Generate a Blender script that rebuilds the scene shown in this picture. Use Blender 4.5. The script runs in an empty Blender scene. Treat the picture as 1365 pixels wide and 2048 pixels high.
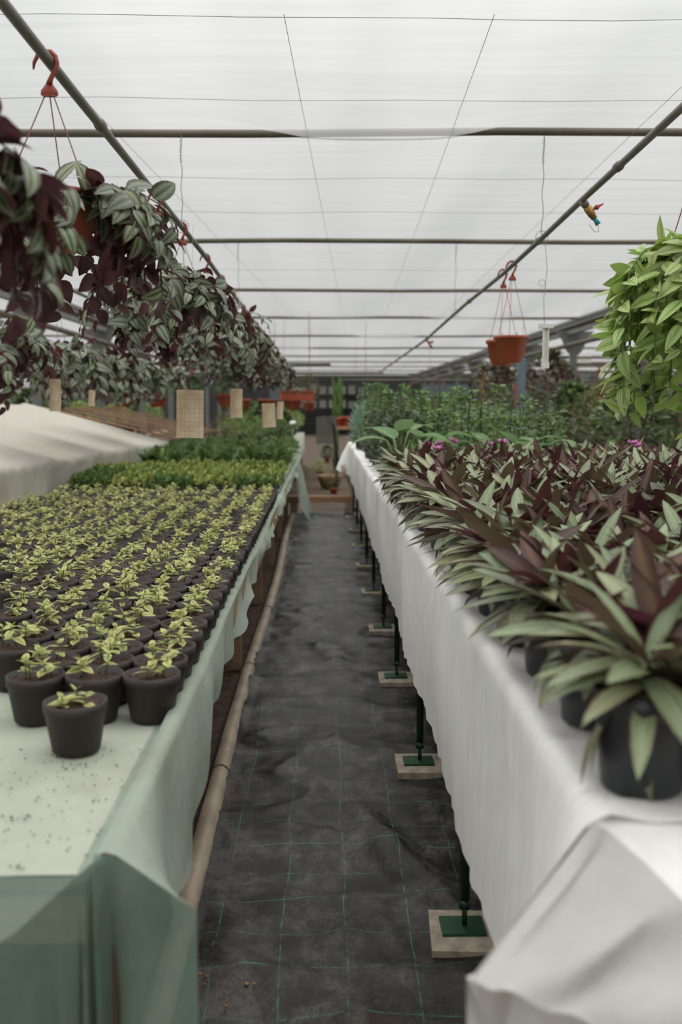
import bpy, math, random
import numpy as np
from mathutils import Vector, Matrix

# ------------------------------------------------------------ camera, world, exposure
scn = bpy.context.scene
C = scn.collection
F = 1991.0                     # focal length in pixels of the 1365x2048 frame
CAM_Z = 1.30
cam_d = bpy.data.cameras.new('camera')
cam_d.sensor_fit = 'VERTICAL'; cam_d.sensor_height = 36.0; cam_d.sensor_width = 24.0
cam_d.lens = 35.0; cam_d.clip_start = 0.05; cam_d.clip_end = 200
cam_d.dof.use_dof = True; cam_d.dof.focus_distance = 3.1; cam_d.dof.aperture_fstop = 2.9
cam = bpy.data.objects.new('camera', cam_d); C.objects.link(cam)
cam.location = (0, 0, CAM_Z)
cam.rotation_euler = (math.radians(90 - 6.14), 0, math.radians(-0.99))
scn.camera = cam
RM = cam.rotation_euler.to_matrix()
world = bpy.data.worlds.new('overcast_sky'); scn.world = world; world.use_nodes = True
bg = world.node_tree.nodes['Background']
SKY_H, SKY_Z = 0.43, 4.9         # overcast sky: horizon and zenith strength
wn_ = world.node_tree; _tc = wn_.nodes.new('ShaderNodeTexCoord'); _sp = wn_.nodes.new('ShaderNodeSeparateXYZ')
_mr = wn_.nodes.new('ShaderNodeMapRange'); _pw = wn_.nodes.new('ShaderNodeMath'); _pw.operation = 'POWER'; _pw.inputs[1].default_value = 2.0
wn_.links.new(_tc.outputs['Generated'], _sp.inputs[0]); wn_.links.new(_sp.outputs[2], _pw.inputs[0])
_mr.inputs['From Min'].default_value = 0; _mr.inputs['From Max'].default_value = 1
_mr.inputs['To Min'].default_value = SKY_H; _mr.inputs['To Max'].default_value = SKY_Z
wn_.links.new(_pw.outputs[0], _mr.inputs['Value']); wn_.links.new(_mr.outputs[0], bg.inputs['Strength'])
bg.inputs['Color'].default_value = (1.0, 0.997, 0.98, 1)
scn.view_settings.view_transform = 'Standard'; scn.view_settings.look = 'None'
scn.view_settings.exposure = 0.0; scn.view_settings.gamma = 1.0
scn.view_settings.use_curve_mapping = False
scn.cycles.max_bounces = 8; scn.cycles.diffuse_bounces = 5; scn.cycles.transmission_bounces = 5
scn.cycles.glossy_bounces = 2; scn.cycles.transparent_max_bounces = 10
scn.cycles.caustics_reflective = False; scn.cycles.caustics_refractive = False
scn.cycles.use_denoising = True

rng = np.random.default_rng(7); rnd = random.Random(5)
PI = math.pi

def P(px, py, d=None, z=None, x=None, y=None):
    """world point seen at pixel (px, py) at camera depth d, or on the plane z / x / y"""
    r = RM @ Vector(((px - 682.5) / F, -(py - 1024) / F, -1))
    if d is not None: t = d
    elif z is not None: t = (z - CAM_Z) / r.z
    elif x is not None: t = x / r.x
    else: t = y / r.y
    return Vector((0, 0, CAM_Z)) + r * t

# ------------------------------------------------------------ node helpers
def newmat(name):
    m = bpy.data.materials.new(name); m.use_nodes = True
    nt = m.node_tree; nt.nodes.clear()
    return m, nt, nt.nodes.new('ShaderNodeOutputMaterial')
def N(nt, t, **kw):
    n = nt.nodes.new(t)
    for k, v in kw.items():
        if k in n.inputs: n.inputs[k].default_value = v
        else: setattr(n, k, v)
    return n
def L(nt, a, b): nt.links.new(a, b)
def srgb(r, g, b):
    f = lambda c: (c / 255 / 12.92) if c / 255 <= .04045 else ((c / 255 + .055) / 1.055) ** 2.4
    return (f(r), f(g), f(b), 1)
def ramp(nt, fac, stops, interp='LINEAR'):
    r = nt.nodes.new('ShaderNodeValToRGB'); cr = r.color_ramp; cr.interpolation = interp
    while len(cr.elements) < len(stops): cr.elements.new(0.5)
    for e, (p, c) in zip(cr.elements, stops): e.position = p; e.color = c
    L(nt, fac, r.inputs['Fac']); return r.outputs['Color']
def math_(nt, op, a, b=None):
    n = nt.nodes.new('ShaderNodeMath'); n.operation = op
    for i, v in enumerate((a, b)):
        if v is None: continue
        if isinstance(v, (int, float)): n.inputs[i].default_value = v
        else: L(nt, v, n.inputs[i])
    return n.outputs[0]
def mixc(nt, fac, a, b, mode='MIX'):
    n = nt.nodes.new('ShaderNodeMix'); n.data_type = 'RGBA'; n.blend_type = mode
    for s, v in ((n.inputs[0], fac), (n.inputs[6], a), (n.inputs[7], b)):
        if isinstance(v, (int, float, tuple)): s.default_value = v
        else: L(nt, v, s)
    return n.outputs[2]
def coords(nt, scale=(1, 1, 1), which='Object'):
    tc = nt.nodes.new('ShaderNodeTexCoord'); mp = nt.nodes.new('ShaderNodeMapping')
    mp.inputs['Scale'].default_value = scale
    L(nt, tc.outputs[which], mp.inputs['Vector']); return mp.outputs['Vector']
def noise(nt, vec, scale, detail=4, rough=.6, dist=0):
    n = N(nt, 'ShaderNodeTexNoise', Scale=scale, Detail=detail, Roughness=rough, Distortion=dist)
    L(nt, vec, n.inputs['Vector']); return n.outputs['Fac']
def bump(nt, h, strength=.3, dist=.01):
    b = N(nt, 'ShaderNodeBump', Strength=strength, Distance=dist); L(nt, h, b.inputs['Height']); return b.outputs['Normal']

def plain(name, col, rough=.6, metal=0, var=.25, nscale=20, bmp=.15, stretch=(1, 1, 1), objvar=0.0, dark=.6, spec=.5):
    """one base colour with a noisy worn variation and a little bump"""
    m, nt, out = newmat(name)
    v = coords(nt, stretch); f = noise(nt, v, nscale)
    d = tuple(c * dark for c in col[:3]) + (1,)
    c = ramp(nt, f, [(.35, d), (.62, col)])
    c = mixc(nt, 1 - var, c, col)
    if objvar:
        oi = nt.nodes.new('ShaderNodeObjectInfo')
        hs = N(nt, 'ShaderNodeHueSaturation'); L(nt, c, hs.inputs['Color'])
        L(nt, math_(nt, 'ADD', math_(nt, 'MULTIPLY', oi.outputs['Random'], objvar * 2), 1 - objvar), hs.inputs['Value'])
        c = hs.outputs['Color']
    p = N(nt, 'ShaderNodeBsdfPrincipled', Roughness=rough, Metallic=metal)
    p.inputs['Specular IOR Level'].default_value = spec
    L(nt, c, p.inputs['Base Color']); L(nt, bump(nt, f, bmp, .004), p.inputs['Normal'])
    L(nt, p.outputs[0], out.inputs['Surface']); return m

def leafmat(name, top, under, transl=.3, rough=.42, spec=.4, objvar=.0, vein=0, huevar=.02, valvar=.3):
    """top: stops over |u-.5|*2 (0 = midrib, 1 = margin); under: colour of the underside; uv 'rnd' carries a random per leaf"""
    m, nt, out = newmat(name)
    uv = nt.nodes.new('ShaderNodeUVMap'); uv.uv_map = 'UVMap'
    sx = nt.nodes.new('ShaderNodeSeparateXYZ'); L(nt, uv.outputs[0], sx.inputs[0])
    a = math_(nt, 'MULTIPLY', math_(nt, 'ABSOLUTE', math_(nt, 'SUBTRACT', sx.outputs[0], .5)), 2)
    nz = noise(nt, coords(nt, (1, 1, 1)), 60, 2)
    a2 = math_(nt, 'ADD', a, math_(nt, 'MULTIPLY', math_(nt, 'SUBTRACT', nz, .5), .25))
    ctop = ramp(nt, a2, top)
    ru = nt.nodes.new('ShaderNodeUVMap'); ru.uv_map = 'rnd'
    sr = nt.nodes.new('ShaderNodeSeparateXYZ'); L(nt, ru.outputs[0], sr.inputs[0])
    geo = nt.nodes.new('ShaderNodeNewGeometry')
    c = mixc(nt, geo.outputs['Backfacing'], ctop, under)
    hs = N(nt, 'ShaderNodeHueSaturation')
    L(nt, c, hs.inputs['Color'])
    L(nt, math_(nt, 'ADD', math_(nt, 'MULTIPLY', sr.outputs[0], valvar * 2), 1 - valvar), hs.inputs['Value'])
    L(nt, math_(nt, 'ADD', math_(nt, 'MULTIPLY', sr.outputs[1], huevar * 2), .5 - huevar), hs.inputs['Hue'])
    c = hs.outputs['Color']
    p = N(nt, 'ShaderNodeBsdfPrincipled', Roughness=rough); p.inputs['Specular IOR Level'].default_value = spec
    L(nt, c, p.inputs['Base Color'])
    t = nt.nodes.new('ShaderNodeBsdfTranslucent')
    L(nt, c, t.inputs['Color'])
    mx = N(nt, 'ShaderNodeMixShader'); mx.inputs[0].default_value = transl
    L(nt, p.outputs[0], mx.inputs[1]); L(nt, t.outputs[0], mx.inputs[2])
    L(nt, mx.outputs[0], out.inputs['Surface']); return m

def fleece(name, col, see, transl=.45, dirt=None, dirt_amt=.3, streak=(3, 3, 3), bs=.35, wscale=8, rough=1.0, gloss=0.0):
    """thin woven cover cloth: diffuse + translucent + a little open weave"""
    m, nt, out = newmat(name)
    v = coords(nt, streak)
    f = noise(nt, v, wscale, 6, .6, .4); g = noise(nt, coords(nt), 2.2, 5, .65)
    c = col
    if dirt: c = mixc(nt, math_(nt, 'MULTIPLY', ramp(nt, g, [(.5, (0, 0, 0, 1)), (.72, (1, 1, 1, 1))]), dirt_amt), col, dirt)
    c = mixc(nt, .18, c, ramp(nt, f, [(.3, (.45, .45, .45, 1)), (.7, (1, 1, 1, 1))]), 'MULTIPLY')
    n = bump(nt, f, bs, .02)
    d = N(nt, 'ShaderNodeBsdfDiffuse'); t = nt.nodes.new('ShaderNodeBsdfTranslucent')
    for s in (d, t): L(nt, c, s.inputs['Color']); L(nt, n, s.inputs['Normal'])
    m1 = N(nt, 'ShaderNodeMixShader'); m1.inputs[0].default_value = transl
    L(nt, d.outputs[0], m1.inputs[1]); L(nt, t.outputs[0], m1.inputs[2])
    res = m1.outputs[0]
    if gloss:
        gl = N(nt, 'ShaderNodeBsdfGlossy', Roughness=.4); L(nt, n, gl.inputs['Normal'])
        m3 = N(nt, 'ShaderNodeMixShader'); m3.inputs[0].default_value = gloss
        L(nt, res, m3.inputs[1]); L(nt, gl.outputs[0], m3.inputs[2]); res = m3.outputs[0]
    if see > 0:
        tr = nt.nodes.new('ShaderNodeBsdfTransparent'); m2 = nt.nodes.new('ShaderNodeMixShader')
        m2.inputs[0].default_value = see
        L(nt, res, m2.inputs[1]); L(nt, tr.outputs[0], m2.inputs[2]); res = m2.outputs[0]
    L(nt, res, out.inputs['Surface']); return m

# ------------------------------------------------------------ materials
M = {}
m, nt, out = newmat('roof_film')           # milky film: part of the sky light passes straight, part is scattered
f1 = noise(nt, coords(nt, (.5, 7, 1)), 1.6, 6, .6, .4); f2 = noise(nt, coords(nt, (1.3, .10, 1)), 1.2, 2, .5)  # f2: lengthwise grey bands, shade of structures above put into the film colour
fc = mixc(nt, .5, ramp(nt, f1, [(.3, (.84, .84, .84, 1)), (.7, (1, 1, 1, 1))]), ramp(nt, f2, [(.3, (.78, .80, .80, 1)), (.6, (1, 1, 1, 1))]))
tr = nt.nodes.new('ShaderNodeBsdfTransparent'); L(nt, fc, tr.inputs['Color'])
tl_ = nt.nodes.new('ShaderNodeBsdfTranslucent'); L(nt, mixc(nt, 1, fc, (.32, .325, .325, 1), 'MULTIPLY'), tl_.inputs['Color'])
mx = nt.nodes.new('ShaderNodeMixShader'); mx.inputs[0].default_value = .55
L(nt, tl_.outputs[0], mx.inputs[1]); L(nt, tr.outputs[0], mx.inputs[2]); L(nt, mx.outputs[0], out.inputs['Surface']); M['film'] = m
M['galv'] = plain('galvanised_steel', srgb(128, 130, 126), .5, .5, .5, 6, .1)
M['pipe'] = plain('weathered_pipe', srgb(122, 121, 114), .55, .2, .6, 9, .2)
M['rustpipe'] = plain('rusty_roof_pipe', srgb(108, 100, 86), .6, .1, .9, 3.5, .2, (1, 3, 3), 0, .62)
M['pvc'] = plain('dirty_pvc', srgb(168, 152, 132), .5, 0, .8, 7, .2, (2, 1, 2), 0, .55)
M['wire'] = plain('thin_wire', srgb(140, 140, 136), .5, .5)
M['terra'] = plain('terracotta_plastic', srgb(164, 78, 52), .5, 0, .45, 7, .05, objvar=.12)
M['hook'] = plain('orange_plastic', srgb(146, 60, 42), .45, 0, .3, 40, .05)
M['string'] = plain('red_string', srgb(150, 75, 62), .6)
M['string2'] = plain('maroon_string', srgb(112, 50, 62), .6)
M['blackpot'] = plain('dark_brown_pot', srgb(50, 40, 36), .55, 0, .5, 14, .1, objvar=.3)
M['greypot'] = plain('charcoal_pot', srgb(46, 49, 52), .42, 0, .4, 9, .1, objvar=.2)
M['tray'] = plain('black_tray', srgb(28, 28, 28), .5)
M['soil'] = plain('potting_soil', srgb(78, 56, 44), .95, 0, 1, 90, 1.0, dark=.35)
M['dirt'] = plain('bare_soil', srgb(84, 66, 48), .95, 0, 1, 16, 1.0, dark=.4)
M['wood'] = plain('old_wood', srgb(150, 122, 92), .75, 0, .7, 8, .3, (1, .2, 6))
M['palewood'] = plain('pale_new_wood', srgb(190, 165, 122), .75, 0, .6, 8, .3, (.3, 6, 6))
M['darkwood'] = plain('dark_damp_wood', srgb(96, 80, 62), .8, 0, .7, 8, .3, (6, 6, .5))
M['plank'] = plain('brown_plank', srgb(170, 128, 96), .75, 0, .6, 8, .3, (.3, 6, 6))
M['green'] = plain('green_steel', srgb(24, 46, 32), .4, .2, .3)
M['greenplate'] = plain('green_painted_plate', srgb(26, 66, 38), .5, .1, .6, 25, .1)
M['concrete'] = plain('concrete', srgb(168, 156, 138), .9, 0, .9, 22, .5, dark=.5)
M['brass'] = plain('brass', srgb(150, 115, 60), .4, .7, .6, 40, .1)
M['redpl'] = plain('red_handle', srgb(175, 45, 45), .4)
M['bluepl'] = plain('blue_connector', srgb(50, 150, 165), .4)
M['stem'] = plain('green_stem', srgb(96, 120, 62), .5)
M['twig'] = plain('brown_stem', srgb(84, 66, 46), .7)
M['purplestem'] = plain('purple_stem', srgb(84, 60, 56), .5)
M['white'] = plain('white_plastic', srgb(222, 220, 212), .5, 0, .2)
M['stick'] = plain('dark_cane', srgb(48, 44, 36), .7)
M['yellow'] = plain('yellow_cane', srgb(200, 165, 70), .6)
M['farwall'] = plain('far_wall', srgb(58, 60, 58), .8, 0, .8, 1.5, .2)
M['cabinet'] = plain('pale_box', srgb(118, 120, 110), .7, 0, .5, 2, .1, objvar=.25)
M['flower'] = plain('pink_flower', srgb(190, 110, 165), .6)
M['pebble'] = plain('ochre_pebble', srgb(160, 120, 78), .9, objvar=.3)
M['glasspane'] = plain('blueish_pane', srgb(96, 112, 122), .2, 0, .5, 2, 0)
M['greycloth'] = fleece('grey_mesh_cloth', srgb(110, 108, 100), .1)

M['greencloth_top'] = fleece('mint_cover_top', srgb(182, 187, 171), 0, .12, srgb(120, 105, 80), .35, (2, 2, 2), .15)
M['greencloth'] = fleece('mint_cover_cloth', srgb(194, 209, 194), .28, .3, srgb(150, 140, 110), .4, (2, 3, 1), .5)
M['whitecloth'] = fleece('white_cover_cloth', srgb(248, 247, 243), .01, .03, srgb(178, 160, 140), .3, (1.5, 14, 1.2), .6, 5, gloss=.04)  # vertical streaks put the light and shade of pleats into the cloth colour
_nt = M['whitecloth'].node_tree
for n_ in _nt.nodes:
    if n_.type == 'VALTORGB' and abs(n_.color_ramp.elements[0].position-.3) < .01: n_.color_ramp.elements[0].color = (.5, .5, .49, 1)
M['whitetop'] = fleece('white_cover_top', srgb(234, 233, 229), 0, .08, srgb(176, 158, 138), .40, (3, 3, 3), .25)
M['lidcloth'] = fleece('white_lid_cloth', srgb(200, 195, 184), 0, .12, srgb(180, 165, 130), .35, (2, 2, 2), .5)

# sticky trap card with a faint grid
m, nt, out = newmat('sticky_card')
v = coords(nt)
g1 = N(nt, 'ShaderNodeTexBrick', Scale=1.0); g1.offset = 0
for k, val in (('Mortar Size', .0008), ('Brick Width', .022), ('Row Height', .022), ('Color1', srgb(234, 216, 190)), ('Color2', srgb(228, 209, 180)), ('Mortar', srgb(190, 166, 134))):
    g1.inputs[k].default_value = val
sw = nt.nodes.new('ShaderNodeSeparateXYZ'); cb = nt.nodes.new('ShaderNodeCombineXYZ')
L(nt, v, sw.inputs[0]); L(nt, sw.outputs[0], cb.inputs[0]); L(nt, sw.outputs[2], cb.inputs[1]); L(nt, cb.outputs[0], g1.inputs['Vector'])
c = mixc(nt, ramp(nt, noise(nt, v, 9), [(.4, (0, 0, 0, 1)), (.8, (1, 1, 1, 1))]), g1.outputs['Color'], srgb(186, 150, 112))
p = N(nt, 'ShaderNodeBsdfPrincipled', Roughness=.5); L(nt, c, p.inputs['Base Color'])
t = nt.nodes.new('ShaderNodeBsdfTranslucent'); L(nt, c, t.inputs['Color'])
mx = N(nt, 'ShaderNodeMixShader'); mx.inputs[0].default_value = .35
L(nt, p.outputs[0], mx.inputs[1]); L(nt, t.outputs[0], mx.inputs[2]); L(nt, mx.outputs[0], out.inputs['Surface'])
M['card'] = m

# black woven ground cover with faint teal marker threads
m, nt, out = newmat('woven_ground_cover')
v = coords(nt)
ns = N(nt, 'ShaderNodeTexNoise', Scale=1.6, Detail=3.0); L(nt, v, ns.inputs['Vector'])
vm = nt.nodes.new('ShaderNodeVectorMath'); vm.operation = 'MULTIPLY_ADD'
L(nt, ns.outputs['Color'], vm.inputs[0]); vm.inputs[1].default_value = (.05, .05, 0); L(nt, v, vm.inputs[2])
sp = nt.nodes.new('ShaderNodeSeparateXYZ'); L(nt, vm.outputs[0], sp.inputs[0])
def thread(o, pitch, w):
    a = math_(nt, 'ABSOLUTE', math_(nt, 'SUBTRACT', math_(nt, 'FRACT', math_(nt, 'DIVIDE', o, pitch)), .5))
    return math_(nt, 'LESS_THAN', a, w)
grid = math_(nt, 'MAXIMUM', thread(sp.outputs[0], .155, .010), thread(sp.outputs[1], .160, .010))
brk = math_(nt, 'MULTIPLY', grid, ramp(nt, noise(nt, v, 30, 2), [(.40, (0, 0, 0, 1)), (.62, (.65, .65, .65, 1))]))
fine = noise(nt, coords(nt, (26, 3.2, 1)), 30, 3, .8)
blot = noise(nt, coords(nt, (1, .8, 1)), 6, 7, .78, .25)
mottle = ramp(nt, math_(nt, 'ADD', math_(nt, 'MULTIPLY', fine, .35), math_(nt, 'MULTIPLY', blot, .65)), [(.43, srgb(9, 8, 8)), (.50, srgb(34, 31, 29)), (.59, srgb(82, 76, 71))])  # near-black to grey mottling from fine streaks and broader blots
st = noise(nt, v, 4.2, 4, .6, .5)
mottle = mixc(nt, math_(nt, 'MULTIPLY', ramp(nt, st, [(.60, (0, 0, 0, 1)), (.74, (1, 1, 1, 1))]), .6), mottle, srgb(78, 56, 38))
c = mixc(nt, brk, mottle, srgb(62, 128, 118))
p = N(nt, 'ShaderNodeBsdfPrincipled', Roughness=.42); p.inputs['Specular IOR Level'].default_value = .33
L(nt, c, p.inputs['Base Color']); L(nt, bump(nt, fine, .25, .002), p.inputs['Normal'])
L(nt, p.outputs[0], out.inputs['Surface']); M['mat'] = m

G = lambda *a: srgb(*a)
M['zebrina'] = leafmat('zebrina_leaf', [(.0, G(58, 70, 44)), (.10, G(76, 90, 60)), (.24, G(118, 132, 98)), (.5, G(136, 146, 118)), (.68, G(82, 94, 62)), (.88, G(72, 74, 52)), (1, G(96, 66, 58))], G(86, 50, 54), .28, .33, .65, valvar=.4)
M['rhoeo'] = leafmat('rhoeo_leaf', [(.0, G(132, 140, 104)), (.25, G(152, 160, 126)), (.45, G(110, 126, 82)), (.7, G(138, 150, 114)), (.9, G(104, 104, 72)), (1, G(96, 62, 52))], G(88, 72, 58), .3, .36, .6, huevar=.035, valvar=.32)
M['rhoeo_dark'] = leafmat('rhoeo_young_leaf', [(.0, G(100, 78, 58)), (.5, G(82, 52, 46)), (1, G(62, 34, 34))], G(80, 46, 50), .28, .45, .35, valvar=.35)
M['vittata'] = leafmat('striped_leaf', [(.0, G(196, 208, 140)), (.08, G(112, 148, 56)), (.26, G(120, 154, 62)), (.36, G(214, 220, 168)), (.50, G(112, 148, 56)), (.66, G(210, 216, 160)), (.80, G(122, 154, 66)), (1, G(204, 210, 156))], G(150, 174, 92), .34, .42, .4, valvar=.22)
M['seedleaf'] = leafmat('pale_seedling_leaf', [(.0, G(168, 176, 104)), (.35, G(180, 186, 116)), (.6, G(210, 212, 140)), (1, G(226, 224, 160))], G(190, 192, 128), .38, .45, .35, valvar=.2)
M['lime'] = leafmat('lime_leaf', [(0, G(130, 146, 70)), (.5, G(164, 174, 92)), (1, G(190, 194, 116))], G(150, 162, 92), .35, valvar=.4)
M['midgreen'] = leafmat('mid_green_leaf', [(0, G(124, 152, 76)), (.3, G(90, 120, 56)), (1, G(80, 108, 50))], G(106, 130, 74), .35, .38, .5, valvar=.4)
M['deepgreen'] = leafmat('deep_green_leaf', [(0, G(92, 108, 60)), (.3, G(66, 84, 46)), (1, G(54, 70, 40))], G(86, 100, 66), .3, .4, .45, valvar=.4)
M['fig'] = leafmat('glossy_small_leaf', [(0, G(112, 144, 66)), (.3, G(82, 114, 48)), (1, G(72, 102, 44))], G(104, 130, 70), .33, .35, .5, valvar=.45)
M['paddle'] = leafmat('paddle_leaf', [(0, G(170, 190, 130)), (.12, G(96, 140, 76)), (.8, G(84, 126, 70)), (.93, G(112, 146, 86)), (1, G(176, 180, 110))], G(126, 154, 108), .4, .4, .45, valvar=.2)
M['bluegreen'] = leafmat('silvery_leaf', [(0, G(150, 176, 158)), (1, G(120, 150, 134))], G(140, 164, 148), .3, valvar=.25)
M['olive'] = leafmat('olive_leaf', [(0, G(110, 112, 62)), (1, G(88, 90, 48))], G(110, 104, 66), .35, valvar=.4)
M['bronze'] = leafmat('bronze_leaf', [(0, G(96, 70, 58)), (1, G(70, 62, 48))], G(90, 62, 56), .3, valvar=.4)

# ------------------------------------------------------------ mesh helpers
class MB:
    def __init__(s): s.v = []; s.f = []; s.mi = []; s.uv = []; s.m = 0
    def face(s, *i): s.f.append(tuple(i)); s.mi.append(s.m)
    def box(s, c, size, rot=None):
        b = len(s.v); hx, hy, hz = size[0] / 2, size[1] / 2, size[2] / 2
        for x, y, z in ((-1,-1,-1),(1,-1,-1),(1,1,-1),(-1,1,-1),(-1,-1,1),(1,-1,1),(1,1,1),(-1,1,1)):
            p = Vector((x*hx, y*hy, z*hz))
            if rot is not None: p = rot @ p
            s.v.append(tuple(p + Vector(c)))
        for q in ((0,3,2,1),(4,5,6,7),(0,1,5,4),(1,2,6,5),(2,3,7,6),(3,0,4,7)): s.face(*[b+i for i in q])
        return s
    def bar(s, a, b2, w, h, up=Vector((0,0,1))):
        a = Vector(a); b2 = Vector(b2); d = b2 - a; t = d.normalized()
        if abs(t.dot(up)) > .99: up = Vector((0,1,0))
        side = t.cross(up).normalized(); u = side.cross(t)
        R = Matrix((side, t, u)).transposed()
        return s.box((a+b2)/2, (w, d.length, h), R)
    def tube(s, pts, r, n=8, cap=True):
        pts = [Vector(p) for p in pts]; rr = r if isinstance(r, (list, tuple)) else [r]*len(pts)
        b = len(s.v); u = None
        for i, p in enumerate(pts):
            t = (pts[min(i+1, len(pts)-1)] - pts[max(i-1, 0)]).normalized()
            if u is None:
                u = t.orthogonal().normalized()
            u = (u - t*u.dot(t)).normalized(); w = t.cross(u)
            for k in range(n):
                a = 2*PI*k/n; s.v.append(tuple(p + (u*math.cos(a) + w*math.sin(a))*rr[i]))
        for i in range(len(pts)-1):
            for k in range(n):
                k2 = (k+1) % n; s.face(b+i*n+k, b+i*n+k2, b+(i+1)*n+k2, b+(i+1)*n+k)
        if cap:
            s.face(*[b+k for k in range(n)][::-1]); s.face(*[b+(len(pts)-1)*n+k for k in range(n)])
        return s
    def lathe(s, prof, n=24, c=(0,0,0), cap0=True, cap1=False):
        b = len(s.v)
        for r, z in prof:
            for k in range(n):
                a = 2*PI*k/n; s.v.append((c[0]+r*math.cos(a), c[1]+r*math.sin(a), c[2]+z))
        for i in range(len(prof)-1):
            for k in range(n):
                k2 = (k+1) % n; s.face(b+i*n+k, b+i*n+k2, b+(i+1)*n+k2, b+(i+1)*n+k)
        if cap0: s.face(*[b+k for k in range(n)][::-1])
        if cap1: s.face(*[b+(len(prof)-1)*n+k for k in range(n)])
        return s
    def grid(s, rows):
        b = len(s.v); nr = len(rows); nc = len(rows[0])
        for r in rows: s.v.extend(tuple(p) for p in r)
        for i in range(nr-1):
            for j in range(nc-1): s.face(b+i*nc+j, b+i*nc+j+1, b+(i+1)*nc+j+1, b+(i+1)*nc+j)
        return s
    def ball(s, c, r, n=8, sq=(1,1,1)):
        b = len(s.v); m = n//2+1
        for i in range(m+1):
            t = PI*i/m
            for k in range(n):
                a = 2*PI*k/n
                s.v.append((c[0]+r*sq[0]*math.sin(t)*math.cos(a), c[1]+r*sq[1]*math.sin(t)*math.sin(a), c[2]+r*sq[2]*math.cos(t)))
        for i in range(m):
            for k in range(n):
                k2 = (k+1) % n; s.face(b+i*n+k, b+(i+1)*n+k, b+(i+1)*n+k2, b+i*n+k2)
        return s
    def mesh(s, name, mats, smooth=True):
        me = bpy.data.meshes.new(name); me.from_pydata(s.v, [], s.f)
        for mt in (mats if isinstance(mats, (list, tuple)) else [mats]): me.materials.append(mt)
        if any(s.mi): me.polygons.foreach_set('material_index', s.mi)
        me.polygons.foreach_set('use_smooth', [smooth]*len(s.f)); me.update(); return me

def ob(name, me, parent=None, loc=(0,0,0), rot=(0,0,0), sc=None):
    o = bpy.data.objects.new(name, me); C.objects.link(o)
    o.location = loc; o.rotation_euler = rot
    if sc: o.scale = sc if isinstance(sc, tuple) else (sc, sc, sc)
    if parent: o.parent = parent
    return o
def tag(o, label, cat, group=None, kind=None):
    o['label'] = label; o['category'] = cat
    if group: o['group'] = group
    if kind: o['kind'] = kind
    return o
def thing(name, label, cat, loc=(0,0,0), rz=0, group=None, sc=None):
    o = ob(name, None, None, loc, (0,0,rz), sc); o.empty_display_size = .05
    return tag(o, label, cat, group)
def struct(o, label=None):
    o['kind'] = 'structure'
    if label: o['label'] = label
    return o
def copy_tree(o, loc, rz, label, group=None, sc=None, rot=None):
    def cp(x, par):
        c = x.copy(); C.objects.link(c); c.parent = par
        for ch in x.children: cp(ch, c)
        return c
    r = cp(o, None); r.location = loc; r.rotation_euler = rot or (0, 0, rz); r['label'] = label
    if group: r['group'] = group
    if sc: r.scale = sc if isinstance(sc, tuple) else (sc, sc, sc)
    return r

PROF = {
 'ovate': ([0,.08,.2,.36,.55,.74,.9,1], [.2,.68,.95,1,.88,.60,.26,.01]),
 'lance': ([0,.12,.3,.5,.7,.88,1], [.45,.76,.98,1,.82,.44,.01]),
 'round': ([0,.15,.35,.6,.82,1], [.2,.75,1,.95,.6,.05]),
 'small': ([0,.3,.7,1], [.15,.95,.75,.02]),
 'strap': ([0,.3,.65,1], [.8,1,.8,.02]),
}
def leaves(b, t, n, Ln, W, curl, fold, prof='ovate', rnds=None):
    """numpy arrays (k,3),(k,3),(k,3),(k,),(k,),(k,),(k,) -> verts, quads, uv, rnd for k leaf blades"""
    b, t, n = (np.asarray(a, float) for a in (b, t, n)); k = len(b)
    t = t/np.linalg.norm(t, axis=1, keepdims=True)
    n = n - t*(n*t).sum(1, keepdims=True); n /= np.maximum(np.linalg.norm(n, axis=1, keepdims=True), 1e-6)
    side = np.cross(t, n)
    Ln, W, curl, fold = (np.broadcast_to(np.asarray(a, float), (k,)) for a in (Ln, W, curl, fold))
    S = np.array(PROF[prof][0]); Wd = np.array(PROF[prof][1]); R = len(S)
    c = np.where(np.abs(curl) < 1e-3, 1e-3, curl)[:, None]
    ang = c*S[None]
    px = np.sin(ang)/c; pz = -(1-np.cos(ang))/c
    ctr = b[:, None] + Ln[:, None, None]*(t[:, None]*px[..., None] + n[:, None]*pz[..., None])
    nn = n[:, None]*np.cos(ang)[..., None] + t[:, None]*np.sin(ang)[..., None]
    V = np.empty((k, R, 3, 3))
    for j, x in enumerate((-1, 0, 1)):
        w = (W[:, None]*.5*Wd[None])[..., None]
        V[:, :, j] = ctr + side[:, None]*w*x + nn*w*(fold[:, None, None]*abs(x))
    idx = np.arange(R*3).reshape(R, 3)
    q = np.stack([idx[:-1, :-1], idx[:-1, 1:], idx[1:, 1:], idx[1:, :-1]], -1).reshape(-1, 4)
    Q = (q[None] + (np.arange(k)*R*3)[:, None, None]).reshape(-1, 4)
    UV = np.zeros((R, 3, 2)); UV[..., 0] = np.array([0, .5, 1])[None]; UV[..., 1] = S[:, None]
    uvv = np.broadcast_to(UV.reshape(1, R*3, 2), (k, R*3, 2)).reshape(-1, 2)
    rv = rng.random((k, 2)) if rnds is None else rnds
    rr = np.repeat(rv, R*3, axis=0)
    return V.reshape(-1, 3), Q, uvv, rr

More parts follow.
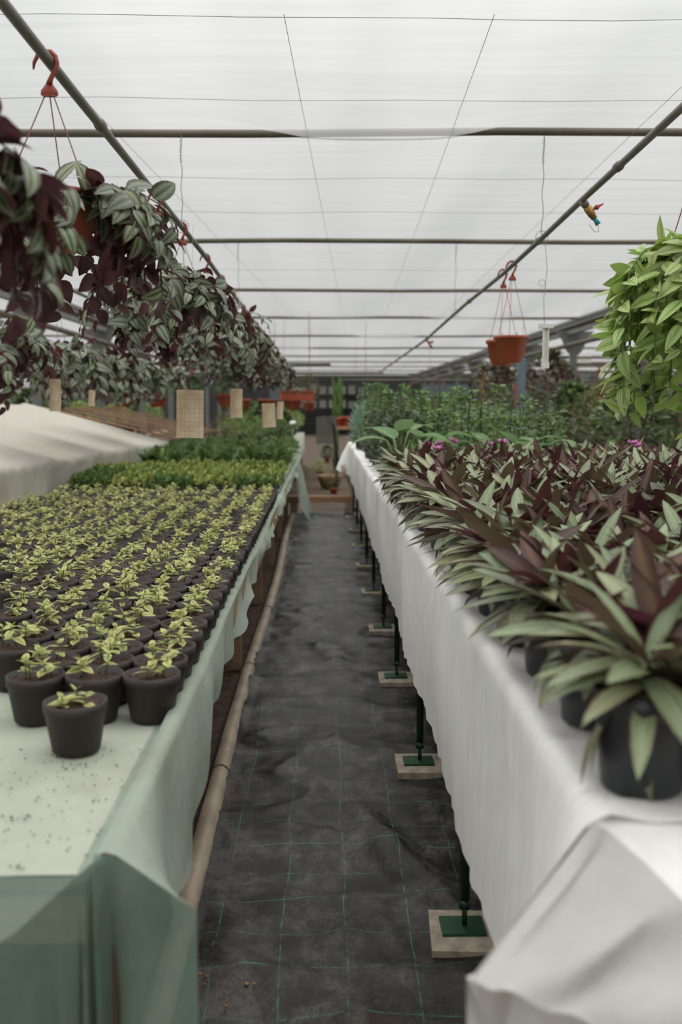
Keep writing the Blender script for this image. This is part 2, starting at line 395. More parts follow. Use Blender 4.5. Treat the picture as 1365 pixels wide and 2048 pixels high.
class LB:
    """collects leaf batches (with material index) and ordinary MB geometry into one mesh"""
    def __init__(s): s.V = []; s.Q = []; s.U = []; s.R = []; s.MI = []; s.n = 0
    def add(s, res, mi=0):
        V, Q, U, R = res; s.V.append(V); s.Q.append(Q + s.n); s.U.append(U); s.R.append(R)
        s.MI.append(np.full(len(Q), mi)); s.n += len(V); return s
    def mesh(s, name, mats):
        V = np.concatenate(s.V); Q = np.concatenate(s.Q); U = np.concatenate(s.U); R = np.concatenate(s.R); MI = np.concatenate(s.MI)
        me = bpy.data.meshes.new(name)
        me.vertices.add(len(V)); me.vertices.foreach_set('co', V.ravel())
        me.loops.add(len(Q)*4); me.loops.foreach_set('vertex_index', Q.ravel().astype(np.int32))
        me.polygons.add(len(Q)); me.polygons.foreach_set('loop_start', np.arange(0, len(Q)*4, 4, dtype=np.int32))
        for mt in mats: me.materials.append(mt)
        me.polygons.foreach_set('material_index', MI.astype(np.int32))
        me.polygons.foreach_set('use_smooth', np.ones(len(Q), bool))
        me.update(calc_edges=True)
        for nm, A in (('UVMap', U), ('rnd', R)):
            l = me.uv_layers.new(name=nm); l.data.foreach_set('uv', A[Q.ravel()].astype(np.float32).ravel())
        return me
def sph(az, el):
    return np.stack([np.cos(az)*np.cos(el), np.sin(az)*np.cos(el), np.sin(el)], -1)

ORD = 'first second third fourth fifth sixth seventh eighth ninth tenth eleventh twelfth thirteenth fourteenth fifteenth sixteenth seventeenth eighteenth nineteenth twentieth'.split()
TENS = {2: 'twenty', 3: 'thirty', 4: 'forty'}
def ordw(i):
    """0 -> first, 20 -> twenty-first"""
    n = i+1
    if n <= 20: return ORD[i]
    return {30: 'thirtieth', 40: 'fortieth'}.get(n, TENS[n//10] + '-' + ORD[n % 10 - 1])

def vnoise(x, y, s):
    """smooth cheap noise for cloth wrinkles"""
    r = np.random.default_rng(s); v = 0
    for k in range(5):
        fx, fy, ph = r.uniform(-1, 1), r.uniform(-1, 1), r.uniform(0, 6.28)
        v = v + np.sin(x*fx*2**(k*.6) + y*fy*2**(k*.6) + ph)/(1+k*.5)
    return v/2.5

# ============================================================ THE SETTING
YB, YE = -6.0, 45.0            # back and far end of the greenhouse
XL, XR = -13.0, 13.5
HB = 2.57                      # height of the roof pipes
gut_l, gut_r = -3.3, 3.85
rows_px = [265, 483, 581, 635, 672, 696, 712, 724]
beam_y = [P(660, py, z=HB).y for py in rows_px]
sp0 = beam_y[1]-beam_y[0]
beam_y = [beam_y[0]-3*sp0, beam_y[0]-2*sp0, beam_y[0]-sp0] + beam_y
while beam_y[-1]+3.6 < YE: beam_y.append(beam_y[-1]+3.6)

b = MB(); b.grid([[(x, y, -.02) for x in np.linspace(XL, XR, 30)] for y in np.linspace(YB, YE, 50)])
struct(ob('floor', b.mesh('floor', M['dirt'])))

def film(x0, x1, nm, dz=0, seed=1):
    b = MB(); rows = []
    ys = np.arange(YB, YE+.01, .12); xs = np.arange(x0, x1+.001, .16)
    by = np.array(beam_y)
    X, Y = np.meshgrid(xs, ys)
    dist = np.min(np.abs(Y[..., None]-by), -1)
    Z = HB+.022+dz - .035*np.minimum(dist/1.2, 1)**1.5*0 + .012*vnoise(X*.8, Y*7, seed)*np.minimum(dist/.3, 1) + .02*np.abs(vnoise(X*1.1, Y*1.3, seed+3))
    Z += .012 + .03*np.minimum(dist/.5, 1)
    for (cx, cy, wx, wy, dp) in ((.25, by[3]-.1, .55, .28, .085), (1.6, by[3], .9, .1, -.01), (-.7, by[8], .5, .2, .07), (1.2, by[7], .6, .2, .08), (2.2, by[6], .7, .25, .06), (.0, by[6], .8, .2, .05)):
        Z -= dp*np.exp(-((X-cx)/wx)**4-((Y-cy)/wy)**2)
    b.grid([[(X[i, j], Y[i, j], Z[i, j]) for j in range(X.shape[1])] for i in range(X.shape[0])])
    return struct(ob(nm, b.mesh(nm, M['film'])))
film(gut_l, gut_r, 'ceiling', 0, 4)
film(XL, gut_l, 'ceiling', .05, 8)
film(gut_r, XR, 'ceiling', .05, 12)
for nm, pts in (('wall_left', ((XL, YB), (XL, YE))), ('wall_right', ((XR, YE), (XR, YB))), ('wall_back', ((XR, YB), (XL, YB)))):
    (x0, y0), (x1, y1) = pts; b = MB()
    b.grid([[(x0+(x1-x0)*t, y0+(y1-y0)*t, z) for t in np.linspace(0, 1, 12)] for z in (-.02, 1, 2, 2.75)])
    struct(ob(nm, b.mesh(nm, M['film'])))
b = MB(); b.box(((XL+XR)/2, YE+.05, 1.35), (XR-XL, .1, 2.75)); struct(ob('wall_far', b.mesh('wall_far', M['farwall'], False)))
# pale glazing and a dark doorway in the far wall
wn = 0
for px, w, z0, z1 in ((560, .9, 1.5, 2.2), (880, 1.6, 1.4, 2.2), (960, 1.6, 1.4, 2.2), (1060, 1.6, 1.3, 2.2)):
    wn += 1; x = P(px, 780, y=YE).x
    b = MB(); b.box((x, YE-.02, (z0+z1)/2), (w, .04, z1-z0)); o = struct(ob('window_%d' % wn, b.mesh('window', M['glasspane'], False)))
b = MB(); b.box((P(700, 780, y=YE).x, YE-.03, 1.05), (.95, .06, 2.1)); b2 = b
struct(ob('door_1', b.mesh('door', M['tray'], False)))

# roof pipes, gutters, posts
def beamname(i): return ['overhead behind the camera end']*3 + [f'{ordw(k)} one down the aisle' for k in range(40)]
for i, y in enumerate(beam_y):
    if i < 3: continue                                       # behind or above the frame
    r = .019 if i < 8 else .022
    b = MB(); n = 24; xs = np.linspace(XL, XR, n); pts = []
    for x in xs: pts.append((x, y + .03*math.sin(x*.7+i), HB-.0 + .006*math.sin(x*1.7+i*2) - (.0 if i > 4 else .0)))
    b.tube(pts, r, 8)
    o = ob('roof_pipe', b.mesh('roof_pipe', M['rustpipe']))
    tag(o, f'rusty crosswise roof pipe under the white film, {ordw(i-3)} down the aisle', 'pipe', 'crosswise roof pipes')
for side, gx, nm in ((-1, gut_l, 'aisle side where zebrina baskets hang'), (1, gut_r, 'side of the long white-covered bench')):
    g = thing('roof_gutter', f'grey steel roof gutter with a bar beneath, {nm}', 'gutter', (gx, 20, HB-.13), 0, 'steel roof gutters')
    b = MB(); b.box((0, 0, .07), (.22, 50, .05)); b.box((-.1, 0, .11), (.02, 50, .06)); b.box((.1, 0, .11), (.02, 50, .06)); ob('gutter_channel', b.mesh('gutter', M['galv'], False), g)
    b = MB(); b.box((-side*.1, 0, -.05), (.05, 50, .06)); ob('support_bar', b.mesh('support', M['galv'], False), g)
    b = MB(); b.tube([(0, -25, 0), (0, 25, 0)], .035, 8)
    o = ob('water_pipe', b.mesh('water_pipe', M['rustpipe']), None, (gx-side*.12, 20, 2.2))
    tag(o, f'long brown pipe running along the steel posts, {nm}', 'pipe')
post_y = {-1: [11.6 + 3.35*k for k in range(9)], 1: [12.1 + 3.35*k for k in range(9)]}
bp = MB(); bp.box((0, -.04, 1.2), (.1, .012, 2.4)); bp.box((-.044, 0, 1.2), (.012, .08, 2.4)); bp.box((.044, 0, 1.2), (.012, .08, 2.4)); mp = bp.mesh('post_channel', M['galv'], False)
bq = MB()
for s in (-1, 1):
    v0 = len(bq.v)
    for yy in (-.055, -.047):
        bq.v += [(s*.05, yy, 2.42), (s*.3, yy, 2.42), (s*.2, yy, 2.3), (s*.12, yy, 2.12), (s*.05, yy, 2.05)]
    bq.f += [tuple(range(v0, v0+5)), tuple(range(v0+9, v0+4, -1))]; bq.mi += [0, 0]
    for k in range(5): bq.face(v0+k, v0+(k+1) % 5, v0+5+(k+1) % 5, v0+5+k)
mq = bq.mesh('gusset', M['galv'], False)
for side, gx in ((-1, gut_l), (1, gut_r)):
    for k, y in enumerate(post_y[side]):
        where = 'on the tall green bushes side' if side > 0 else 'on the white sloping lid side'
        t = thing('steel_post', f'grey galvanised steel post {where}, {ordw(k)} of its row', 'post', (gx, y, 0), 0, 'galvanised posts under the roof gutters')
        ob('post_channel', mp, t); ob('gusset_plate', mq, t)

# thin wires below the film
wi = 0
for (a, c2, zz) in (((568, 0), (700, 700), 2.60), ((990, 0), (765, 640), 2.60), ((110, 115), (600, 640), 2.6), ((1365, 150), (870, 640), 2.6)):
    A = P(*a, z=zz); B = P(*c2, z=zz); A = B+(A-B)*1.0
    A.z = B.z = 2.53 if False else 2.555
    b = MB(); b.tube([A, B], .0011, 5)
    o = ob('roof_wire', b.mesh('roof_wire', M['wire'])); wi += 1
    tag(o, f'thin grey lengthwise wire under the roof film, crossing near the {("sagging film", "middle of the aisle", "first orange basket hook", "brass water valve")[wi-1]}', 'wire', 'thin roof wires')
for k, py in enumerate((35, 200, 357, 425, 540)):
    y = P(682, py, z=2.56).y; b = MB(); pts = [(x, y+.012*math.sin(x*3+k), 2.56+.004*math.sin(x*5)) for x in np.linspace(-4, 5, 30)]
    b.tube(pts, .0011, 5)
    tag(ob('roof_wire', b.mesh('roof_wire', M['wire'])), f'thin grey crosswise wire under the roof film, {ordw(k)} going down the aisle', 'wire', 'thin roof wires')

# ============================================================ WATER PIPES WITH HOOKS
def pipe_from_pixels(pts, X, mat, r, label, ext):
    """pixels on a pipe that runs lengthwise at world X"""
    W = [P(px, py, x=X) for px, py in pts]
    W = [W[0] + (W[0]-W[1]).normalized()*ext] + W
    b = MB(); b.tube(W, r, 12)
    t = thing('irrigation_pipe', label, 'pipe', tuple(W[1]))
    me = b.mesh('pipe_run', mat)
    o = ob('pipe_run', me, t); o.location = -W[1]
    return t, W
XPL, XPR = -.667, 1.04
tl, WL = pipe_from_pixels([(5, 5), (100, 125), (200, 250), (300, 375), (365, 455), (410, 512), (440, 553), (475, 600), (510, 645), (540, 680), (556, 700), (570, 725), (590, 748)], XPL, M['pipe'], .0135, 'long grey overhead pipe carrying the purple trailing baskets', 1.2)
tr, WR = pipe_from_pixels([(1365, 215), (1265, 308), (1165, 400), (1085, 476), (1010, 545), (930, 610), (850, 681), (800, 716), (757, 746)], XPR, M['pipe'], .0125, 'long grey overhead pipe with a brass tap and two empty pots', 2.5)
def on_pipe(W, y):
    for a, c2 in zip(W, W[1:]):
        if a.y <= y <= c2.y: t = (y-a.y)/(c2.y-a.y); return a.lerp(c2, t)
    return W[-1].copy()
for t, W, ys in ((tl, WL, (3.1, 4.0, 6.6)), (tr, WR, (3.6, 4.9, 7.2, 10))):
    for y in ys:
        p = on_pipe(W, y); q = p-W[1]; b = MB(); b.tube([q+Vector((0, -.018, 0)), q+Vector((0, .018, 0))], .0175, 12)
        ob('coupling', b.mesh('coupling', M['pipe']), t)
# suspension wires roof pipe -> water pipe
for k, (W, y, lab) in enumerate(((WL, beam_y[3], 'above the third orange hook'), (WR, beam_y[3], 'beside the brass water tap'), (WL, beam_y[4], 'over the purple trailing baskets'), (WR, beam_y[4], 'behind the two terracotta pots'))):
    p = on_pipe(W, y); q = Vector((p.x, y, HB)); b = MB()
    pts = [q + (p-q)*t + Vector((.004*math.sin(t*19), .003*math.cos(t*13), 0)) for t in np.linspace(0, 1, 14)]
    b.tube(pts, .0019, 5); b.tube([q+Vector((.006*math.sin(s*9), .006*math.cos(s*9), -.02-s*.02)) for s in np.linspace(0, 6, 30)], .0012, 4)
    lp = [p+Vector((.03*math.cos(a), 0, .004+.03*math.sin(a))) for a in np.linspace(0, 2*PI, 20)]
    b.tube(lp, .0015, 5)
    tag(ob('suspension_wire', b.mesh('suspension_wire', M['wire'])), f'twisted grey wire holding the overhead pipe, {lab}', 'wire', 'twisted wires hanging from roof pipes')
p = P(1090, 590, d=5.6); b = MB(); b.tube([P(1090, 462, d=4.75), P(1095, 540, d=4.75), P(1088, 600, d=4.75), P(1090, 655, d=4.75)], .0015, 5)
b.tube([P(1085, 566, d=4.75)+Vector((.016*math.cos(a), 0, .016*math.sin(a))) for a in np.linspace(0, 6.2, 14)], .0013, 4)
tag(ob('suspension_wire', b.mesh('wire', M['wire'])), 'thin kinked wire hanging down to the white hanging strip', 'wire')

# brass tap
p = on_pipe(WR, P(1165, 400, x=XPR).y)
d_ = (P(1188, 435, d=4.0)-P(1168, 405, d=4.0)).normalized()
t = thing('water_tap', 'small brass water tap with red handle and blue hose end', 'tap', tuple(p))
b = MB(); b.tube([Vector(), d_*.032], [.019, .015], 10); ob('pipe_clamp', b.mesh('clamp', M['pipe']), t)
b = MB(); b.tube([d_*.028, d_*.036, d_*.037, d_*.075, d_*.078, d_*.09], [.013, .013, .017, .015, .0125, .0125], 12)
b.tube([d_*.052, d_*.052+Vector((.026, 0, .012))], [.008, .006], 8); ob('tap_body', b.mesh('tap_body', M['brass']), t)
b = MB(); q = d_*.052+Vector((.03, 0, .014)); b.ball(q, .011, 8, (1, 1, 1)); b.tube([q, q+Vector((.026, 0, .014))], [.006, .003], 8); ob('handle', b.mesh('handle', M['redpl']), t)
b = MB(); b.tube([d_*.088, d_*.094, d_*.118], [.010, .0085, .0115], 12); ob('hose_end', b.mesh('hose_end', M['bluepl']), t)
b = MB(); b.tube([d_*.115, d_*.14+Vector((-.01, 0, -.01)), d_*.145+Vector((-.03, 0, -.008)), d_*.13+Vector((-.045, 0, .01))], .0012, 5); ob('loose_wire', b.mesh('loose_wire', M['wire']), t)
p = on_pipe(WR, P(853, 680, x=XPR).y); b = MB(); b.tube([(0, 0, 0), (.03, 0, -.04), (.07, 0, -.02)], .014, 8); b.tube([(.03, 0, -.04), (.06, 0, -.09)], .012, 8)
tag(ob('water_tap', b.mesh('tap2', M['hook']), None, tuple(p)), 'tiny orange-brown tap far along the overhead pipe', 'tap')

# ============================================================ HANGING BASKETS
mh = MB()     # the hook, origin on the pipe centre
pts = [(-.036, 0, -.022), (-.034, 0, -.006), (-.026, 0, .010), (-.010, 0, .021), (.006, 0, .021), (.017, 0, .010), (.020, 0, -.006), (.014, 0, -.024), (.004, 0, -.042), (0, 0, -.056)]
mh.tube(pts, [.002, .0045, .0055, .006, .006, .006, .006, .006, .006, .008], 8)
prof = [(.008, -.054), (.014, -.062), (.020, -.070), (.021, -.080), (.017, -.084)]
v0 = len(mh.v); nn = 12
for r, z in prof:
    for k in range(nn): a = 2*PI*k/nn; mh.v.append((r*math.cos(a), r*.35*math.sin(a), z))
for i in range(len(prof)-1):
    for k in range(nn): mh.face(v0+i*nn+k, v0+(i+1)*nn+k, v0+(i+1)*nn+(k+1) % nn, v0+i*nn+(k+1) % nn)
mh.face(*[v0+(len(prof)-1)*nn+k for k in range(nn)])
hook_me = mh.mesh('hook', M['hook'])
b = MB(); b.lathe([(.066, 0), (.07, .004), (.076, .022), (.088, .030), (.108, .118), (.118, .120), (.119, .134), (.112, .136), (.108, .128), (.10, .11), (.085, .035), (.0, .03)], 32)
basket_me = b.mesh('basket', M['terra'])
b = MB(); b.lathe([(.0, .112), (.05, .118), (.103, .108)], 20, cap0=False); soilb_me = b.mesh('basket_soil', M['soil'])
def string_me(h, a, mat, r0=.113, z0=.128):
    b = MB(); x, y = r0*math.cos(a), r0*math.sin(a)
    b.tube([(x, y, z0-.01), (x, y, z0+.004), (.012*math.cos(a)+.0, .004*math.sin(a), h-.082)], .0016, 5)
    b.ball((x*1.02, y*1.02, z0), .006, 6); return b.mesh('string', mat)

def zebrina_foliage(seed, nv=30, drop=(.16, .42), ll=(.06, .09), lw=.56, top=.08, mats=None, spread=.17, curlr=(.4, 1.1), dnk=1.0):
    """trailing vines over a basket rim; origin at the pot's base, rim at z=.13"""
    r = np.random.default_rng(seed); Bs, Ts, Ns, Ls = [], [], [], []; st = MB()
    for v in range(nv):
        a = r.uniform(0, 2*PI); rad0 = r.uniform(.0, .095); up = r.uniform(.05, .7)
        p = np.array([rad0*math.cos(a), rad0*math.sin(a), .115]); 
        a += r.normal(0, .35); D = np.array([math.cos(a)*.75, math.sin(a)*.75, up]); D /= np.linalg.norm(D)
        trail = r.uniform(0, 1) < .78
        length = r.uniform(*drop)+.12 if trail else r.uniform(.10, top+.05)
        nst = int(length/.031); P0 = [p.copy()]
        ph = r.uniform(0, 6.28)
        for k in range(nst):
            g = .21 if trail else .06
            D = D + np.array([0, 0, -g]) + r.normal(0, .07, 3); 
            rr = math.hypot(p[0], p[1])
            if p[2] < .13 and rr < spread+.03: D[:2] += .25*np.array([math.cos(a), math.sin(a)])
            if rr > spread+.05 and trail: D[:2] *= .65
            D /= np.linalg.norm(D); p = p + D*.031; P0.append(p.copy())
            if k < 1: continue
            sgn = 1 if k % 2 else -1
            out = np.array([math.cos(a), math.sin(a), 0]); sd = np.cross(D, out); sd /= max(np.linalg.norm(sd), 1e-3)
            dn = min(1, max(0, -D[2]+.2))
            t = sd*sgn*r.uniform(.3, .9) + out*r.uniform(.1, .8) + np.array([0, 0, r.uniform(-.35, .45) - .75*dn*dnk]) + r.normal(0, .25, 3)
            Bs.append(p.copy()); Ts.append(t); Ns.append(np.array([out[0]*(.4+1.1*dn*dnk), out[1]*(.4+1.1*dn*dnk), 1.0-.35*dn])+r.normal(0, .38, 3))
            Ls.append(r.uniform(*ll)*(1.0 if k < nst-2 else .7))
        st.tube(P0[::2] if len(P0) > 3 else P0, .0024, 4, False)
    k = len(Bs); Ls = np.array(Ls)
    lb = LB(); lb.add(leaves(Bs, Ts, Ns, Ls, Ls*lw*r.uniform(.85, 1.12, k), r.uniform(*curlr, k), r.uniform(.1, .35, k), 'ovate', r.random((k, 2))))
    return lb.mesh('foliage', [mats]), st
zeb = []
for s in range(5):
    f, st = zebrina_foliage(20+s, 96, (.0, .30), mats=M['zebrina']); zeb.append((f, st.mesh('vines', M['purplestem'])))
big = zebrina_foliage(41, 60, (.10, .30), (.07, .10), .54, .14, M['zebrina'], .15); bigs = (big[0], big[1].mesh('vines', M['purplestem']))
strings = [string_me(.45, a, M['string2']) for a in (PI/2, PI/2+2.1, PI/2-2.1)]
stringsr = [string_me(.40, a, M['string']) for a in (.2, .2+2.1, .2-2.1)]
def hang_basket(label, p, hgt, fol, rz, group, strs, name='hanging_basket', sc=None, cat='hanging basket'):
    """p: point on the pipe; the basket's base hangs hgt below it"""
    t = thing(name, label, cat, (p.x, p.y, p.z-hgt), 0, group, None)
    ob('basket', basket_me, t, rot=(0, 0, rz)); ob('soil', soilb_me, t)
    ob('hook', hook_me, t, (0, 0, hgt), (0, 0, rnd.uniform(-.25, .25)))
    for s in strs: ob('string', s, t, sc=(1, 1, hgt/.45) if (strs is strings and abs(hgt-.45) > .01) else None)
    if fol:
        o = ob('foliage', fol[0], t, rot=(0, 0, rz), sc=sc); ob('vines', fol[1], o)
    return t
ghang = 'purple and silver trailing baskets on the overhead pipe'
ypx = [95, 313, 362, 410, 440, 463, 483]
hy = [P(px, 300, x=XPL).y for px in ypx]                      # y only depends on px
hy[0] = on_pipe(WL, P(97, 120, x=XPL).y).y
hy = [1.50] + hy + [8.9, 10.0, 11.2, 12.6, 14.2, 16.0]
zl = ['topmost and largest, leaves nearly touching the overhead pipe', 'on the big orange hook, three strings showing', 'second hook along, strings meeting silvery leaves', 'third hook along, just under the knotted wire', 'fourth hook along the pipe', 'fifth hook along the pipe']
for i, y in enumerate(hy):
    p = on_pipe(WL, y) - Vector((0, 0, 0)); where = zl[i] if i < len(zl) else f'{ordw(i-1)} hook along the pipe'
    f = bigs if i == 0 else zeb[i % 5]
    if i > 9: 
        if i == 13: continue
    h = .45 if i else .545
    hang_basket(f'purple trailing plant basket, {where}', p, h, f, i*1.9, ghang, strings, sc=(1.1, 1.1, 1.0) if i else (.95, .95, .82))
# second pipe with the same plants, over the white lid
p0 = Vector((-1.83, 3.0, 2.13)); b = MB(); b.tube([(0, -5, 0), (0, 17, 0)], .014, 8)
tag(ob('irrigation_pipe', b.mesh('pipe', M['pipe']), None, tuple(p0)), 'grey overhead pipe above the white sloping lid', 'pipe')
SS = [string_me(.62, a, M['string2']) for a in (1, 3.1, 5.2)]
for i, y in enumerate((5.55, 6.9, 8.0, 9.2, 10.6)):
    hang_basket(f'purple trailing basket over the white sloping lid, {ordw(i)} from its open end', Vector((-1.83, y, 2.13)), .62, zeb[(i+2) % 5], i*2.3+1, 'purple trailing baskets over the white lid', SS, sc=(1.4, 1.4, 1.35))
# two empty pots
for (hx, hyp, px, py, lab, hh) in ((1040, 517, 1026, 718, 'terracotta hanging pot, the fuller one in front of its twin', .565), (1022, 533, 1002, 724, 'terracotta hanging pot half hidden behind its twin', .565)):
    p = on_pipe(WR, P(hx-14, hyp+14, x=XPR).y)
    t = hang_basket(lab, p, P(682, hyp+10, d=p.y).z-P(682, py, d=p.y).z, None, .3, 'two empty terracotta hanging pots', [])
    for ch in t.children:
        if ch.name.startswith(('basket', 'soil')): ch.scale = (.82, .82, 1.08)
    H = P(682, hyp+10, d=p.y).z-P(682, py, d=p.y).z
    for a in (.2, 2.3, 4.4): ob('string', string_me(H, a, M['string'], .093, .137), t)
    lb = LB(); k = 5; az = rng.uniform(0, 6.28, k); lb.add(leaves(np.stack([.08*np.cos(az), .08*np.sin(az), np.full(k, .115)], -1), sph(az, np.full(k, 1.1)), sph(az, np.full(k, -.3)), .05, .008, .5, .1, 'strap')); ob('seedlings', lb.mesh('weeds', [M['midgreen']]), t)
# striped light green basket on the right pipe
def vittata_foliage(seed):
    f, st = zebrina_foliage(seed, 78, (.10, .50), (.07, .10), .42, .06, M['vittata'], .11, (.1, .7), .35); return f, st.mesh('vines', M['stem'])
p = on_pipe(WR, 2.70)
t = hang_basket('bright green and cream striped trailing plant in a hanging basket', p, .58, vittata_foliage(77), .9, None, [string_me(.58, a, M['string2']) for a in (2.6, 4.7, .5)])

# sticky trap cards hung below the baskets
b = MB(); nu, nv = 9, 12
b.grid([[((u-.5)*.13, -.018*math.sin(PI*(u))*1.0 + .006*math.sin(v*5), (v-1)*.23) for u in np.linspace(0, 1, nu)] for v in np.linspace(0, 1, nv)])
card_me = b.mesh('card', M['card'])
def card(px, py, py2, d, label, rz=0, wpx=None):
    A = P(px, py, d=d); B = P(px, py2, d=d); s = (A.z-B.z)/.23
    o = ob('trap_card', card_me, None, tuple(A), (rnd.uniform(-.06, .06), rnd.uniform(-.04, .04), rz), (s*.95 if wpx is None else (wpx*d/F)/.13/max(.3, math.cos(rz)), s, s))
    so = MB(); so.tube([(0, -.0005, -.012), (0, 0, .02), (.004, 0, .78)], .0010, 4)
    c = ob('hanging_thread', so.mesh('thread', M['wire']), o)
    return tag(o, label, 'sticky trap card', 'buff insect trap cards under baskets')
card(381, 780, 876, 4.4, 'buff sticky trap card, largest and squarest one, facing the aisle', .05, 54)
card(473, 778, 836, 6.9, 'curled narrow buff trap card behind the largest card', .35, 23)
card(537, 807, 855, 8.0, 'small squarish buff trap card beside an even narrower one', .1, 26)
card(561, 803, 838, 9.3, 'narrowest buff trap card, farthest down the aisle row', .9, 12)
card(111, 758, 823, 5.6, 'tilted buff trap card over the white sloping lid', -.3, 25)
card(184, 780, 812, 7.4, 'edge-on sliver of buff trap card above the white lid', 1.2, 8)
# white strip hung over the bench
t = thing('hanging_strip', 'white plastic T-shaped strip hanging beside the terracotta pots', 'hanging strip', tuple(P(1091, 737, d=4.75)), 0, None, .76)
b = MB(); b.box((0, 0, .262), (.092, .03, .024)); ob('top_bar', b.mesh('top_bar', M['white'], False), t)
b = MB(); b.box((-.015, 0, .14), (.007, .02, .22)); b.box((.015, 0, .14), (.007, .02, .22)); b.box((0, .006, .14), (.024, .003, .22)); ob('strip', b.mesh('strip', M['white'], False), t)
b = MB(); b.box((0, 0, .018), (.045, .03, .032)); ob('end_cap', b.mesh('end_cap', M['white'], False), t)

# ============================================================ GROUND COVER, DRAIN PIPE
ZL, ZR = .655, .820            # bench surfaces
b = MB(); xs = np.arange(-.345, .95, .017); ys = np.arange(.5, 11.9, .02)
X, Y = np.meshgrid(xs, ys)
w1 = vnoise(X*4, Y*9, 3); w2 = vnoise(X*11, Y*7, 5); w3 = vnoise(X*2.2-Y*.9, Y*3.3+X*2, 9); w4 = vnoise(X*16, Y*24, 13)
Z = .012 + .016*(1-np.abs(w1))**4 + .006*(1-np.abs(w2))**3 + .020*(1-np.abs(w3))**6 + .0022*w4
Z += .03*np.exp(-((X - .22 - .35*(2.75-Y))/.035)**2)*np.clip((Y-2.2)/.4, 0, 1)*np.clip((3.2-Y)/.4, 0, 1)
Z += .025*np.exp(-((X - .12 - .30*(2.9-Y))/.04)**2)*np.clip((Y-2.3)/.4, 0, 1)*np.clip((3.1-Y)/.4, 0, 1)
Z = np.where(X < -.32, Z+.01*np.abs(np.sin(Y*6)), Z)
Xd = X + .008*np.sin(Y*5)*(X < -.33)
b.grid([[(Xd[i, j], Y[i, j], Z[i, j]) for j in range(X.shape[1])] for i in range(X.shape[0])])
o = ob('weed_mat', b.mesh('weed_mat', M['mat'])); tag(o, 'wrinkled black woven weed mat with faint teal threads covering the aisle', 'ground cover')
t = thing('drain_pipe', 'long dirty beige plastic pipe lying along the weed mat edge', 'pipe', (-.356, .8, .03))
b = MB(); pts = []; rr = []
for y in np.arange(.8, 11.5, .12):
    pts.append((.012*math.sin(y*1.1), y-.8, .012*math.sin(y*.8+1))); rr.append(.031 + .001*math.sin(y*7))
b.tube(pts, rr, 14); ob('pipe_run', b.mesh('drain', M['pvc']), t)
for y in (1.05, 2.55, 3.95, 5.3, 6.7, 8.2):
    y0 = y; b = MB(); q = Vector((.012*math.sin((y0+.8)*1.1), y0, .012*math.sin((y0+.8)*.8+1))); b.tube([q, q+Vector((0, .012, 0))], .0335, 14)
    ob('joint_ring', b.mesh('ring', M['darkwood']), t)
for k in range(14):
    py = 1960 + rnd.uniform(-14, 12); px = 388 + k*9 + rnd.uniform(-4, 4)
    if k == 9: px, py = 489, 1983
    if k == 10: px, py = 452, 2015
    q = P(px, py, z=.028); b = MB(); b.ball((0, 0, 0), rnd.uniform(.0025, .0065), 6, (1, .8, .7))
    o = ob('pebble', b.mesh('pebble', M['pebble'])); o.location = q + Vector((0, 0, .004)); tag(o, 'tiny ochre crumb of soil on the black weed mat by the mint drape', 'pebble', 'ochre crumbs on the weed mat')

# ============================================================ PALE GREEN-COVERED BENCH (aisle side A)
ED = .282; Cl = P(234, 1711, z=.688); Y0L, Y1L = Cl.y+.012, 12.0
t = thing('plant_bench', 'low wooden bench under mint green cover cloth, holding pale seedlings', 'bench', (-1.0, 6.6, 0))
def sub(name, b, mat, root, smooth=False):
    v = Vector(root.location); b.v = [tuple(Vector(q)-v) for q in b.v]; return ob(name, b.mesh(name, mat, smooth), root)
sub('bench_top', MB().box((-1.14, (Y0L+Y1L)/2, ZL-.02), (1.62, Y1L-Y0L-.02, .02)), M['wood'], t)
sub('side_board', MB().box((-ED-.018, (Y0L+Y1L)/2, ZL-.03), (.022, Y1L-Y0L, .09)), M['wood'], t)
sub('side_board', MB().box((-1.96, (Y0L+Y1L)/2, ZL-.03), (.022, Y1L-Y0L, .09)), M['wood'], t)
sub('end_beam', MB().box((-1.14, Y0L+.03, ZL-.07), (1.62, .05, .065)), M['palewood'], t)
sub('leg', MB().box((-ED-.018, Y0L+.013, .33), (.026, .03, .68)), M['darkwood'], t)
for y in (3.15, 4.85, 6.5, 8.1, 9.7, 11.4):
    sub('leg', MB().box((-.437, y, .32), (.05, .05, .64)), M['wood'], t)
    sub('cross_beam', MB().box((-1.14, y, ZL-.065), (1.6, .05, .06)), M['wood'], t)
    sub('leg', MB().box((-1.88, y, .32), (.05, .05, .64)), M['wood'], t)

Tl = P(394, 1822, d=1.30)
def hem_z(y):
    z = np.interp(y, [1.3, 2.0, 2.2, 2.35, 2.6, 4.5, 6, 9.2, 9.9, 10.3, 11.6, 12], [.30, .335, .38, .46, .45, .54, .55, .56, .52, .12, .05, .05])
    z = 1.3-(.9 if y < 9.9 else 1)*(1.3-z)
    return z + .008*math.sin(y*9)+.006*math.sin(y*23)
M['greensheet'] = fleece('mint_front_sheet', srgb(138, 158, 144), .38, .3, None, .3, (2, 2, 1), .4)  # same mint cloth, the dim space behind it painted in as a darker colour
M['greenfront'] = fleece('mint_front_drop', srgb(132, 154, 140), .24, .3, None, .3, (2, 2, 1), .4)  # hanging part of that cloth, dark interior likewise put into its colour
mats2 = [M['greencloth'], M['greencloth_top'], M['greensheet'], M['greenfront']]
b = MB(); rows = []
ys = np.concatenate([np.linspace(Cl.y, 1.9, 22), np.arange(1.93, 12.0, .045)])
nt_ = 14
